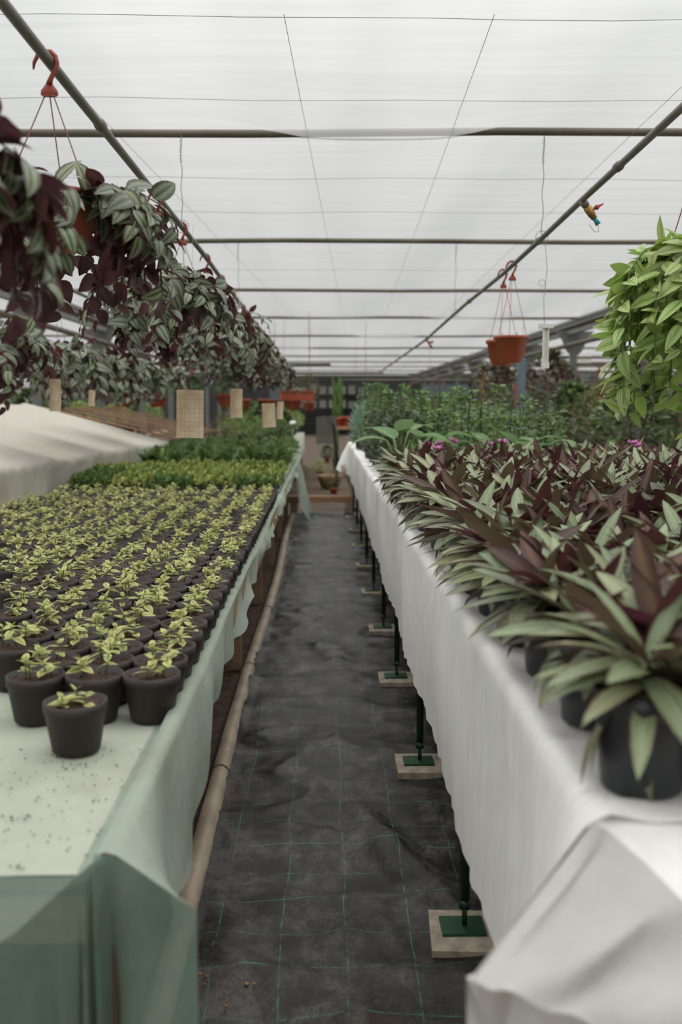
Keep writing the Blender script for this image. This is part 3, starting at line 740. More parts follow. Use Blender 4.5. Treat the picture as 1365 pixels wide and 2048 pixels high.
for y in ys:
    w = max(0, (1.9-y)/(1.9-Cl.y)); w = w**2*(3-2*w)
    lift = .006*math.sin(y*2.3)+.004*math.sin(y*7.1)
    col = [Vector((-.342, y, ZL+.004)), Vector((-.319, y, ZL+.006)), Vector((-.314, y, ZL+.034+lift*.5)), Vector((-.298, y, ZL+.037+lift*.5)), Vector((-.284, y, ZL+.033+lift*.5))]
    if y <= Cl.y+1e-6: col[4] = Cl.copy()
    hx = -.277 + .012*math.sin(y*4.1) + (.05*max(0, math.sin((y-9.6)*1.3)) if y > 9.6 else 0)
    if y > 10: hx += .10*min(1, (y-10)/.4) * (.6+.4*math.sin(y*5))
    hem = Vector((hx, y, hem_z(y))).lerp(Tl, w)
    top = col[4]
    for k in range(1, nt_+1):
        s = k/nt_; q = top.lerp(hem, s)
        q.x += (1-w)*.010*math.sin(y*17+s*2)*s*(1 if y < 9.5 else 2) + .014*math.sin(s*PI)*(1-w)*math.sin(y*2.9+1)
        col.append(q)
    rows.append(col)
b.grid(rows)
# level cloth on the bench
b.m = 1; xs = np.linspace(-1.96, -.340, 40); yy = np.concatenate([np.linspace(Cl.y, 2.2, 26), np.linspace(2.3, 12.0, 50)])
b.grid([[(x, y, ZL+.004+.0022*vnoise(x*14, y*14, 4)) for x in xs] for y in yy[::-1]])
b.m = 2
# front overhang and hanging front sheet
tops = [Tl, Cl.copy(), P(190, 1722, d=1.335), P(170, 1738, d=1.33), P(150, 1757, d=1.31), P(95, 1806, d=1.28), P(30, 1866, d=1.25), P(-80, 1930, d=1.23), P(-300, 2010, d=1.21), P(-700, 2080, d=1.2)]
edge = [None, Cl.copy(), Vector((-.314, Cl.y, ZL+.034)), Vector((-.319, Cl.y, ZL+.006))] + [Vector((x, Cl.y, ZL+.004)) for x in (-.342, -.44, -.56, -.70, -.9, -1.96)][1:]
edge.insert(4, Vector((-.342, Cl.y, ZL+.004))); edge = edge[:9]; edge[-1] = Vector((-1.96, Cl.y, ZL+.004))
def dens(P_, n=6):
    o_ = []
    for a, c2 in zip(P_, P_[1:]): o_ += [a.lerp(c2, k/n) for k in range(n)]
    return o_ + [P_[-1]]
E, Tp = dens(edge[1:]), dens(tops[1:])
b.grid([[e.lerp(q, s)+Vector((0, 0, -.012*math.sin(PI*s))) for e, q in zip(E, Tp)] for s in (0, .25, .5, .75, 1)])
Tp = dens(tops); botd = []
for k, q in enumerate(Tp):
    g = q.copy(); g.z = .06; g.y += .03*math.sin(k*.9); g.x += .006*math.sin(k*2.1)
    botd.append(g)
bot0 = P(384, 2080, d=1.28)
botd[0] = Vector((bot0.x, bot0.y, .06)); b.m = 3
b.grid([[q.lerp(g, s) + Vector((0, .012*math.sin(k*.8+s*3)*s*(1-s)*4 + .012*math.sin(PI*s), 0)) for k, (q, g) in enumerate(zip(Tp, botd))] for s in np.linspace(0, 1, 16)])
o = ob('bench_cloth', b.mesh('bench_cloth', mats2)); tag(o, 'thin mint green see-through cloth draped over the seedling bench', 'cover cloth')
# soil crumbs on the cloth
b = MB()
for k in range(150):
    q = P(rnd.uniform(-30, 330), rnd.uniform(1490, 1720), z=ZL+.009)
    if q.x > -.33: continue
    b.ball(tuple(q), rnd.uniform(.0008, .0022), 5, (1, 1, .6))
for cx, cy, n, sp_ in ((40, 1635, 16, 16), (35, 1740, 14, 15), (150, 1530, 10, 14), (130, 1512, 8, 10)):
    for k in range(n):
        q = P(cx+rnd.gauss(0, sp_), cy+rnd.gauss(0, sp_*.35), z=ZL+.009)
        if q.y > Y0L and q.x < -.33: b.ball(tuple(q), rnd.uniform(.001, .003), 5, (1, 1, .6))
tag(ob('soil_crumbs', b.mesh('crumbs', M['soil'])), 'dark spilled soil crumbs on the mint cloth by the first pots', 'soil', kind='stuff')

# ============================================================ WHITE-COVERED BENCH
XE = .312; Y0R, Y1R = 1.12, 12.6
t = thing('plant_bench', 'tall green steel bench under white cover cloth, holding purple-leaved plants', 'bench', (1.1, 6.8, 0))
sub('bench_top', MB().box((1.09, (Y0R+Y1R)/2, ZR-.025), (1.53, Y1R-Y0R-.02, .03)), M['wood'], t)
for x in (.338, 1.84): sub('side_rail', MB().box((x, (Y0R+Y1R)/2, ZR-.06), (.03, Y1R-Y0R-.02, .03)), M['green'], t)
legy = [P(px, py, z=.05).y for px, py in ((915, 1850), (835, 1520), (788, 1350), (762, 1252))]
while legy[-1] < 12: legy.append(legy[-1]+1.13)
legy = [legy[0]-1.12] + legy
for i, y in enumerate(legy):
    for x in (.338, 1.80):
        b = MB(); b.tube([(x, y, .10), (x, y, ZR-.07)], .0125, 10); b.tube([(x, y, .045), (x, y, .105)], .0065, 8); b.tube([(x, y, .095), (x, y, .115)], .0155, 10)
        lg = sub('leg', b, M['green'], t, True)
        b = MB(); b.box((x-.005, y, .047), (.105, .085, .008)); v = Vector(t.location); b.v = [tuple(Vector(q)-v) for q in b.v]
        fp = ob('base_plate', b.mesh('base_plate', M['greenplate'], False), lg)
        b = MB(); b.box((0, 0, 0), (.16, .19, .035), Matrix.Rotation(rnd.uniform(-.06, .06), 3, 'Z'))
        if x < 1:
            o = ob('concrete_paver', b.mesh('concrete_paver', M['concrete'], False), None, (x-.004, y-.012, .026))
            tag(o, f'square concrete paver under the {ordw(max(0, i-1))} green bench leg along the aisle' if i else 'square concrete paver under the green leg at the bench corner', 'paver', 'pavers under the green bench legs')
    sub('cross_bar', MB().box((1.09, y, ZR-.06), (1.5, .03, .03)), M['green'], t)

Cr = P(1188, 1642, z=ZR+.006); Tr = P(946, 1962, d=1.03)
b = MB(); rows = []
def hemr(y): return np.interp(y, [1.1, 2.2, 3.2, 5, 8, 10, 12.5], [.30, .345, .365, .40, .44, .45, .46]) + .006*math.sin(y*6)+.004*math.sin(y*15)
ysr = np.concatenate([np.linspace(Cr.y, 1.95, 30), np.arange(1.97, 12.62, .03)])
for y in ysr:
    w = max(0, (1.95-y)/(1.95-Cr.y)); w = w**2.2
    l = .004*math.sin(y*3.1)+.003*math.sin(y*8)
    col = [Vector((.43, y, ZR+.004)), Vector((.375, y, ZR+.003)), Vector((.345, y, ZR+.009+l)), Vector((.328, y, ZR+.013+l)), Vector((XE+.002, y, ZR+.006+l))]
    if y <= Cr.y+1e-6: col[4] = Cr.copy()
    hem = Vector((XE+.002*math.sin(y*5), y, hemr(y)))
    if y > 11.6: hem = hem.lerp(Vector((XE-.16, y-.1, .50)), ((y-11.6)/1.0)**1.5)
    hem = hem.lerp(Tr, w); n = 18
    for k in range(1, n+1):
        s = k/n; q = col[4].lerp(hem, s)
        pl = .0035*math.sin(y*31+math.sin(y*7)*2)+.0025*math.sin(y*57+1)+.006*math.sin(y*4.3+s*2)
        q.x += pl*min(1, s*2.5)*(1-w) - .012*math.sin(PI*s)*(1-w)*abs(math.sin(y*1.7)) - .004
        q.x += .03*math.sin(PI*s)*w*(1-w)*2
        col.append(q)
    rows.append(col)
b.m = 0; b.grid(rows)
b.m = 1; xs = np.linspace(.428, 1.9, 44); yy = np.concatenate([np.linspace(Y0R+.02, 3, 50), np.linspace(3.05, 12.6, 60)])
b.grid([[(x, y, ZR+.003+.003*vnoise(x*9, y*9, 14)) for x in xs] for y in yy[::-1]])
crease = [Cr.copy(), P(1217, 1662, d=1.14), P(1290, 1724, d=1.10), P(1365, 1800, d=1.06), P(1500, 1880, d=1.05), P(1900, 2000, d=1.05), Vector((1.9, 1.0, .74))]
back = [Vector((XE+.004, Cr.y+.01, ZR+.008)), Vector((.345, Y0R+.03, ZR+.010)), Vector((.43, Y0R+.03, ZR+.004)), Vector((.50, Y0R+.03, ZR+.004)), Vector((.62, Y0R+.03, ZR+.004)), Vector((.9, Y0R+.03, ZR+.004)), Vector((1.9, Y0R+.03, ZR+.004))]
Ed, Cd = dens(back), dens(crease)
b.grid([[e.lerp(q, s)+Vector((0, 0, .012*math.sin(PI*s)*min(1, k/6))) for k, (e, q) in enumerate(zip(Ed, Cd))] for s in np.linspace(0, 1, 7)])
b.m = 2
hemf = [Tr, P(1005, 1984, d=1.0), P(1090, 2012, d=.99), P(1180, 2052, d=.985), P(1320, 2130, d=.98), P(1560, 2240, d=.97), Vector((1.9, .95, .5))]
Hd = dens(hemf); Cd2 = dens(crease)
ftop = []
for k, (c2, h) in enumerate(zip(Cd2, Hd)): ftop.append((c2, h))
rows = []
for s in np.linspace(0, 1, 22):
    r = []
    for k, (c2, h) in enumerate(ftop):
        q = c2.lerp(h, s); wv = min(1, k/5)
        # a long fold running down from the corner
        q.y -= wv*(.018*math.sin(PI*s)*math.sin(k*.55+s*2.2) + .010*math.sin(PI*s))
        q.z += wv*.004*math.sin(s*9+k*.7)*min(1, s*6)
        r.append(q)
    rows.append(r)
b.grid(rows)
# inner layer of the folded corner, hanging below it
b.m = 0
inn = [[Vector((.155+u*.26, 1.03+.10*u+.012*math.sin(u*9), z + (0 if j else 0)))+Vector((0, .02*math.sin(z*9), 0)) for u in np.linspace(0, 1, 12)] for j, z in enumerate(np.linspace(.715, .30, 12))]
inn[0] = [Tr.lerp(Vector((.415, 1.13, .70)), u) + Vector((0, .006, -.004)) for u in np.linspace(0, 1, 12)]
b.grid(inn)
M['whitefall'] = fleece('white_cover_fall', srgb(222, 222, 217), .0, .42, srgb(176, 166, 150), .3, (2, 2, 2), .25)  # same white cloth as the top, a dimmer face set into colour and translucency
o = ob('bench_cloth', b.mesh('bench_cloth', [M['whitecloth'], M['whitetop'], M['whitefall']])); tag(o, 'long white cloth draped over the tall bench edge and hanging into the aisle', 'cover cloth')

# ============================================================ WHITE SLOPING LID behind the seedlings
lid = thing('cold_frame', 'low sloping frame covered with dirty white cloth behind the seedling pots', 'cold frame', (-2.3, 5.5, 0))
b = MB(); rows = []
Ya, Yb = 3.0, 10.7
def lx(y): return -1.955+.066*(y-6.0)
for y in np.arange(Ya, Yb+.01, .06):
    col = []
    for s in np.linspace(0, 1, 26):
        x = lx(y)-.01 - s*1.45; z = .905 + s*.40 - .010*abs(math.sin((y-Ya)*PI/1.15))**.4*0
        z += .020*math.exp(-(((y-Ya) % 1.15-.57)/.05)**2) + .004*vnoise(x*7, y*7, 6)
        col.append(Vector((x, y, z)))
    side = []
    for k in range(9, 0, -1):
        s = k/9; side.append(Vector((lx(y)+.012*math.sin(y*13+s*2)*s+.008*math.sin(y*29), y, .905+.01*math.sin(y*15)*(1-s)-s*.235)))
    back_ = [Vector((lx(y)-1.48, y, 1.305-s*.6)) for s in (.3, .6, 1)]
    rows.append(side+col+back_)
b.grid(rows)
def endf(y, flip=1):
    r = []
    for s in np.linspace(0, 1, 14): x = lx(y)-.01-s*1.45; z = .905+s*.40; r.append([Vector((x, y, z)), Vector((x, y+flip*.01*math.sin(s*30), z-.15)), Vector((x, y, .66))])
    return r
b.grid(endf(Ya)); b.grid(endf(Yb))
v = Vector(lid.location); b.v = [tuple(Vector(q)-v) for q in b.v]; ob('cover', b.mesh('cover', M['lidcloth']), lid)
for y in (3.2, 5.0, 6.8, 8.6, 10.4):
    for x in (-2.12, lx(y)-1.3): sub('leg', MB().box((x, y, .33), (.06, .06, .66)), M['darkwood'], lid)
sub('rail', MB().box((-2.12, 6.85, .70), (.05, 7.4, .06)), M['darkwood'], lid); sub('rail', MB().box((-3.05, 6.85, .70), (.05, 7.4, .06)), M['darkwood'], lid)
rack = thing('slatted_rack', 'bare sloping rack of brown wooden slats beyond the white lid', 'rack', (-2.4, 13, 0))
for k in range(7):
    y = 11.0+k*.62; b = MB(); b.bar((-1.62, y, .93), (-3.15, y+.25, 1.27), .04, .02); sub('slat', b, M['plank'] if k % 3 == 0 else M['wood'], rack)
for x, z in ((-1.65, .90), (-2.4, 1.07), (-3.1, 1.23)): sub('rail', MB().box((x, 13.0, z), (.05, 4.4, .05)), M['darkwood'], rack)
for y in (10.9, 13, 15.1):
    for x, z in ((-1.65, .9), (-3.1, 1.2)): sub('leg', MB().box((x, y, z/2), (.05, .05, z)), M['darkwood'], rack)

# ============================================================ SEEDLING POTS
def pot_me(r1, r0, h, mat, lip=.008, n=26):
    b = MB(); b.lathe([(r0*.92, 0), (r0, .003), (r0+(r1-r0)*.80, h*.80), (r1*.965, h*.805), (r1, h*.82), (r1, h), (r1-.0035, h), (r1*.90, h*.78), (0, h*.77)], n); return b.mesh('pot', mat)
def soil_me(r, z, seed, mat=None):
    g = np.random.default_rng(seed); b = MB(); nr = 7; n = 20
    b.v.append((0, 0, z+.004)); b.v += [(r*i/nr*math.cos(2*PI*k/n), r*i/nr*math.sin(2*PI*k/n), z+.004*(1-(i/nr)**2)+g.normal(0, .0016)*(i < nr)) for i in range(1, nr+1) for k in range(n)]
    for k in range(n): b.face(0, 1+k, 1+(k+1) % n)
    for i in range(nr-1):
        for k in range(n): k2 = (k+1) % n; b.face(1+i*n+k, 1+(i+1)*n+k, 1+(i+1)*n+k2, 1+i*n+k2)
    for q in range(14):
        a = g.uniform(0, 6.28); rr = r*.85*math.sqrt(g.uniform(0, 1)); b.ball((rr*math.cos(a), rr*math.sin(a), z+.003), g.uniform(.0015, .004), 5)
    return b.mesh('soil', mat or M['soil'])
pot_s = pot_me(.0585, .044, .094, M['blackpot'])
soils = [soil_me(.0545, .083, s) for s in range(3)]
def seedling(seed):
    r = np.random.default_rng(seed); B, T, Nn, Ln, Wd = [], [], [], [], []; st = MB()
    for c2 in range(r.integers(3, 5)):
        a = r.uniform(0, 6.28) + c2*2.2; rr = r.uniform(.008, .036); x, y = rr*math.cos(a), rr*math.sin(a)
        h = r.uniform(.018, .046); lean = r.normal(0, .12, 2)
        pts = [Vector((x+lean[0]*s*h, y+lean[1]*s*h, .084+s*h)) for s in (0, .5, 1)]; st.tube(pts, .0017, 5)
        ph = r.uniform(0, 6.28); lv = [(.45, .9, 2, .15), (.8, .85, 2, .25), (1.0, .6, 2, .75)] if h > .026 else [(.7, .9, 2, .2), (1, .75, 2, .55)]
        for li, (s, sc, nl, el) in enumerate(lv):
            for k in range(nl):
                az = ph + li*1.5 + k*PI + r.normal(0, .3); e = el + r.normal(0, .2)
                B.append([x+lean[0]*s*h, y+lean[1]*s*h, .084+s*h]); T.append([math.cos(az)*math.cos(e), math.sin(az)*math.cos(e), math.sin(e)])
                Nn.append([-math.cos(az)*math.sin(e)+r.normal(0, .15), -math.sin(az)*math.sin(e)+r.normal(0, .15), math.cos(e)])
                l = r.uniform(.027, .040)*sc; Ln.append(l); Wd.append(l*r.uniform(.52, .66))
    k = len(B); lb = LB(); lb.add(leaves(B, T, Nn, Ln, Wd, r.uniform(.1, .7, k), r.uniform(.1, .3, k), 'ovate', r.random((k, 2))))
    return lb.mesh('leaves', [M['seedleaf']]), st.mesh('stems', M['stem'])
seeds = [seedling(100+s) for s in range(12)]
count = 0
for r_ in range(38):
    y = 1.86 + .1205*r_
    if y > 6.75: break
    ci = 0
    for c2 in range(12):
        x = -.350 - .1178*c2 + (.0 if r_ else .008)
        if r_ == 0:
            if c2 == 0: continue
            y_ = 1.785 + .02*math.sin(c2*2.2)
        else: y_ = y
        if x-.07 < -(648/F)*y_*1.03-.045: continue
        if x > -.30: continue
        k = rnd.randrange(12)
        jx, jy = rnd.uniform(-.003, .003), rnd.uniform(-.004, .004)
        where = f'{ordw(r_)} row from the open end, {ordw(c2)} from the aisle'
        t = thing('seedling_pot', f'dark pot of pale seedlings, {where}', 'potted seedling', (x+jx, y_+jy, ZL+.009), rnd.uniform(0, 6.28), 'dark pots of pale seedlings')
        ob('pot', pot_s, t); ob('soil', soils[k % 3], t); s_ = ob('leaves', seeds[k][0], t, sc=rnd.uniform(.86, 1.12)); ob('stems', seeds[k][1], s_)
        count += 1
print('SEEDLING POTS', count)

# generic leaf balls
def bush(seed, mat, n=260, r=.12, h=.2, z0=.1, ll=(.03, .05), lw=.5, prof='small', up=.3, shape='dome', curl=.5, nearstem=.3):
    g = np.random.default_rng(seed); az = g.uniform(0, 6.28, n); u = g.random(n)**.6
    if shape == 'dome':
        el = np.arcsin(g.random(n)*1.0); rad = .45+.55*u
        B = np.stack([r*rad*np.cos(az)*np.cos(el), r*rad*np.sin(az)*np.cos(el), z0+h*rad*np.sin(el)], -1)
    elif shape == 'column':
        z = g.random(n); rr = r*(1-.55*z)*(.35+.65*u); B = np.stack([rr*np.cos(az), rr*np.sin(az), z0+h*z], -1); el = np.full(n, .2)
    else:
        z = g.random(n)**.8; rr = r*np.sin(PI*(.15+.8*z))*(.35+.65*u); B = np.stack([rr*np.cos(az), rr*np.sin(az), z0+h*z], -1); el = (z-.3)*1.2
    B[:, :2] += g.normal(0, r*.06, (n, 2))
    T = sph(az+g.normal(0, .5, n), np.clip(el*.6+up+g.normal(0, .35, n), -1.3, 1.4))
    Nn = np.stack([g.normal(0, .3, n), g.normal(0, .3, n), np.ones(n)], -1)+.3*sph(az, el)
    Ls = g.uniform(ll[0], ll[1], n)
    return leaves(B-T*Ls[:, None]*.3, T, Nn, Ls, Ls*lw*g.uniform(.85, 1.15, n), g.uniform(0, curl*2, n), g.uniform(.1, .3, n), prof, g.random((n, 2)))
def stems_me(seed, n, r, z0, h, th=.003, mat=None):
    g = np.random.default_rng(seed); b = MB()
    for k in range(n):
        a = g.uniform(0, 6.28); rr = r*g.uniform(.3, .9); b.tube([(.01*math.cos(a), .01*math.sin(a), z0*.6), (rr*.4*math.cos(a), rr*.4*math.sin(a), z0+h*.4), (rr*math.cos(a), rr*math.sin(a), z0+h*.85)], [th, th*.8, th*.4], 5)
    return b.mesh('stems', mat or M['twig'])

# trays of lime plants and the darker row beyond
b = MB(); b.box((0, 0, .03), (.26, .2, .06)); 
for sx in (-1, 1): b.box((sx*.134, 0, .066), (.014, .215, .012))
for sy in (-1, 1): b.box((0, sy*.104, .066), (.28, .012, .012))
tray_me = b.mesh('tray', M['tray'], False)
limes = []
for s in range(4):
    lb = LB()
    for gx in (-.09, 0, .09):
        for gy in (-.05, .05):
            V, Q, U, R = bush(300+s*9+int(gx*100)+int(gy*20), None, 34, .052, .055, .05, (.028, .045), .6, 'ovate', .5); V[:, 0] += gx; V[:, 1] += gy; lb.add((V, Q, U, R), 0)
    limes.append(lb.mesh('seedlings', [M['lime'] if s else M['midgreen']]))
for r_ in range(7):
    for c2 in range(5):
        y = 6.98+.235*r_; x = -.47-.29*c2
        t = thing('seedling_tray', f'black tray of lime seedlings, {ordw(r_)} row past pale seedlings, {ordw(c2)} from the aisle', 'seedling tray', (x+rnd.uniform(-.01, .01), y, ZL+.009), 0, 'trays of lime seedlings')
        ob('tray', tray_me, t); ob('seedlings', limes[(r_*3+c2*2+(c2*r_) % 3) % 4], t, rot=(0, 0, PI*rnd.randrange(2)), sc=(1.1, 1.1, rnd.uniform(1.3, 1.7)))
darks = []
for s in range(3):
    lb = LB(); lb.add(bush(500+s, None, 70, .11, .12, .10, (.08, .13), .34, 'lance', .55), 0); lb.add(bush(520+s, None, 14, .06, .12, .12, (.06, .1), .3, 'lance', .9), 1); darks.append(lb.mesh('foliage', [M['midgreen'], M['deepgreen']]))
pot_m = pot_me(.07, .055, .12, M['tray'])
for r_ in range(12):
    for c2 in range(6):
        y = 8.78+.27*r_; x = -.43-.215*c2
        t = thing('leafy_pot_plant', f'short dark leafy plant, {ordw(r_)} row behind the lime trays, {ordw(c2)} from the aisle', 'potted plant', (x, y, ZL+.009), rnd.uniform(0, 6), 'short dark leafy plants behind the lime trays')
        ob('pot', pot_m, t); ob('foliage', darks[(r_+c2) % 3], t, sc=rnd.uniform(.9, 1.1))

# ============================================================ PURPLE-LEAVED PLANTS ON THE WHITE BENCH
pot_r = pot_me(.0615, .050, .125, M['greypot'], n=32)
soil_r = soil_me(.056, .105, 9)
def rhoeo(seed):
    g = np.random.default_rng(seed); lb = LB(); n = 45
    rosettes = [(-.015, .012), (.022, -.016)] if g.random() < .5 else [(-.02, .0), (.018, .018), (.01, -.022)]
    B, T, Nn, Ls, Wd, Cu, MI = [], [], [], [], [], [], []
    for cx, cy in rosettes:
        m = n//len(rosettes); tx, ty = cx*12+g.normal(0, .15), cy*12+g.normal(0, .15)
        for k in range(m):
            f = k/m                             # 0 outer/low .. 1 inner/upright
            az = k*2.4 + g.normal(0, .2); el = -.40 + 1.25*f**1.1 + g.normal(0, .13)
            l = (.145+.035*g.random())*(1-.30*abs(f-.45)*1.4)
            z = .118+.055*f
            B.append([cx+.008*math.cos(az), cy+.008*math.sin(az), z]); T.append([math.cos(az)*math.cos(el)+tx, math.sin(az)*math.cos(el)+ty, math.sin(el)])
            Nn.append([-math.cos(az)*math.sin(el)+g.normal(0, .18), -math.sin(az)*math.sin(el)+g.normal(0, .18), math.cos(el)]); Ls.append(l); Wd.append(l*g.uniform(.22, .30)); Cu.append(g.uniform(.15, .75)*(1.35-f)); MI.append(1 if (f > .72 and g.random() < .33) else 0)
    B, T, Nn, Ls, Wd, Cu, MI = map(np.array, (B, T, Nn, Ls, Wd, Cu, MI)); k = len(B); rv = g.random((k, 2))
    for mi in (0, 1):
        q = MI == mi
        if q.any(): lb.add(leaves(B[q], T[q], Nn[q], Ls[q], Wd[q], Cu[q], g.uniform(.2, .45, q.sum()), 'lance', rv[q]), mi)
    return lb.mesh('leaves', [M['rhoeo'], M['rhoeo_dark']])
rhs = [rhoeo(700+s) for s in range(9)]
fl = LB(); k = 9; az = np.linspace(0, 6.28, k); fl.add(leaves(np.zeros((k, 3)), sph(az, np.full(k, .9)), sph(az, np.full(k, -.6)), .03, .012, .4, .2, 'ovate')); fl_me = None
def flower_me():
    b = MB()
    for k in range(9):
        a = k*2.4; e = .5+.1*(k % 4); d = Vector((math.cos(a)*math.cos(e), math.sin(a)*math.cos(e), math.sin(e)))
        b.tube([Vector((0, 0, .0)), d*.016, d*.034], [.002, .007, .001], 6)
    return b.mesh('flower', M['flower'])
fl_me = flower_me(); count = 0
RS = .148
for r_ in range(34):
    y = 1.195 + RS*.866*r_ + .0
    if y > 5.35: break
    for c2 in range(11):
        x = .405 + RS*c2 + (RS*.5 if r_ % 2 else 0)
        if x > 1.84: continue
        if x-.20 > (717/F)*y*1.02+.06: continue
        k = rnd.randrange(9)
        if r_ == 0: x -= .010
        where = f'{ordw(r_)} row from bench end, {ordw(c2)} from the aisle'
        t = thing('purple_leaved_plant', f'striped green and purple potted plant, {where}', 'potted plant', (x+rnd.uniform(-.006, .006), y+rnd.uniform(-.006, .006), ZR+.008), rnd.uniform(0, 6.28), 'green and purple plants on the white bench')
        ob('pot', pot_r, t); ob('soil', soil_r, t); ob('leaves', rhs[k], t, sc=rnd.uniform(.88, 1.1) if r_ else (.85, .85, 1.0)); count += 1
        if (r_, c2) in ((31, 1), (30, 3), (29, 7), (27, 0)):
            for q in range(2): ob('flower', fl_me, t, (rnd.uniform(-.05, .05), rnd.uniform(-.05, .05), .262+.015*q), (rnd.uniform(-.5, .5), rnd.uniform(-.5, .5), 0))
print('RHOEO', count)

# paddle-leaved plants just behind them
def paddle(seed):
    g = np.random.default_rng(seed); lb = LB(); n = 6; st = MB(); B, T, Nn, Ls = [], [], [], []
    for k in range(n):
        az = k*2.4+g.normal(0, .3); el = g.uniform(.9, 1.35); h = g.uniform(.05, .12)
        d = Vector((math.cos(az)*math.cos(el), math.sin(az)*math.cos(el), math.sin(el))); q = Vector((0, 0, .11))+d*h
        st.tube([(0, 0, .09), tuple(q)], .005, 6)
        e2 = g.uniform(.25, .8); B.append(q); T.append([math.cos(az)*math.cos(e2), math.sin(az)*math.cos(e2), math.sin(e2)]); Nn.append([-math.cos(az)*.3, -math.sin(az)*.3, 1]); Ls.append(g.uniform(.13, .19))
    Ls = np.array(Ls); lb.add(leaves(np.array(B), T, Nn, Ls, Ls*.52, g.uniform(.5, 1.4, n), g.uniform(.1, .3, n), 'ovate')); return lb.mesh('leaves', [M['paddle']]), st.mesh('stalks', M['stem'])
pads = [paddle(800+s) for s in range(4)]
pot_t = pot_me(.065, .05, .12, M['terra'])
for i, px in enumerate((800, 862, 925, 990, 1045, 1100, 1165)):
    y = 5.62+.06*(i % 2); p = P(px, 900, y=y); sc = 1.45 if i < 2 else 1.2
    t = thing('paddle_leaf_plant', f'broad paddle-leaved green plant behind the purple-leaved plants, {ordw(i)} from the aisle', 'potted plant', (p.x, y, ZR+.008), i*1.3, 'paddle-leaved plants behind the purple-leaved ones', sc)
    ob('pot', pot_t if i == 0 else pot_r, t); ob('soil', soil_r, t); q = ob('leaves', pads[i % 4][0], t); ob('stalks', pads[i % 4][1], q)

# tall climbing plants with canes
def climber(seed, mat, hh, rr, n):
    lb = LB(); lb.add(bush(seed, None, n, rr, hh, .11, (.026, .045), .62, 'ovate', .25, 'column')); return lb.mesh('foliage', [mat])
cl = [climber(900+s, M['fig'], .42+.06*(s % 3), .095, 190) for s in range(4)] + [climber(940, M['deepgreen'], .34, .15, 420), climber(941, M['midgreen'], .36, .12, 300)]
cane = MB(); cane.tube([(0, 0, .02), (.004, 0, .35), (0, .003, .62)], .0042, 6); cane_me = cane.mesh('cane', M['stick'])
count = 0
for r_ in range(26):
    y = 5.95+.30*r_
    if y > 12.3: break
    for c2 in range(7):
        x = .44+.225*c2 + (.1 if r_ % 2 else 0)
        if x > 1.50: continue
        near = c2 == 0 and y < 8.5
        k = 4 if near else (5 if (r_+c2) % 5 == 0 else (r_*7+c2*3) % 4)
        nm = 'dense dark plant' if k == 4 else ('soft green leafy plant' if k == 5 else 'tall caned glossy climber')
        t = thing('cane_climber' if k < 4 else 'bushy_pot_plant', f'{nm}, {ordw(r_)} row behind paddle-leaved plants, {ordw(c2)} from aisle', 'potted plant', (x+rnd.uniform(-.03, .03), y+rnd.uniform(-.03, .03), ZR+.008), rnd.uniform(0, 6.28), 'tall green plants on the far half of the white bench')
        ob('pot', pot_r, t); ob('foliage', cl[k], t, sc=(1, 1, rnd.uniform(.85, 1.2)*(1-.06*c2)) if k < 4 else rnd.uniform(.85, 1.05))
        if k < 4: ob('cane', cane_me, t, sc=(1, 1, rnd.uniform(.85, 1.1)*(1-.04*c2)))
        count += 1
print('CLIMBERS', count)
# silvery spiky plant near the bench's far end
for px, y, s, lab in ((722, 10.6, 1.0, 'silvery blue-green feathery plant beside the aisle, near the white bench far end'), (785, 11.5, .8, 'silvery feathery plant among dark canes, deep on the white bench')):
    p = P(px, 850, y=y); lb = LB(); lb.add(bush(960, None, 260, .13, .42, .08, (.07, .12), .12, 'strap', .6, 'dome')); t = thing('silvery_plant', lab, 'potted plant', (p.x, y, ZR+.01), 0, None, s)
    ob('pot', pot_r, t); ob('foliage', lb.mesh('foliage', [M['bluegreen']]), t)
p = P(735, 860, y=9.2); t = thing('sword_leaf_plant', 'plant with one long grey-green sword leaf standing up beside the aisle', 'potted plant', (p.x+.05, 9.2, ZR+.008))
lb = LB(); lb.add(leaves([[0, 0, .1], [0, 0, .1], [0, 0, .1]], [[-.25, 0, 1], [.02, 0, 1], [.3, .1, .9]], [[-1, 0, 0], [1, 0, 0], [1, 0, 0]], [.56, .36, .3], .035, .1, .3, 'strap'))
ob('pot', pot_r, t); ob('leaves', lb.mesh('leaves', [M['bluegreen']]), t)

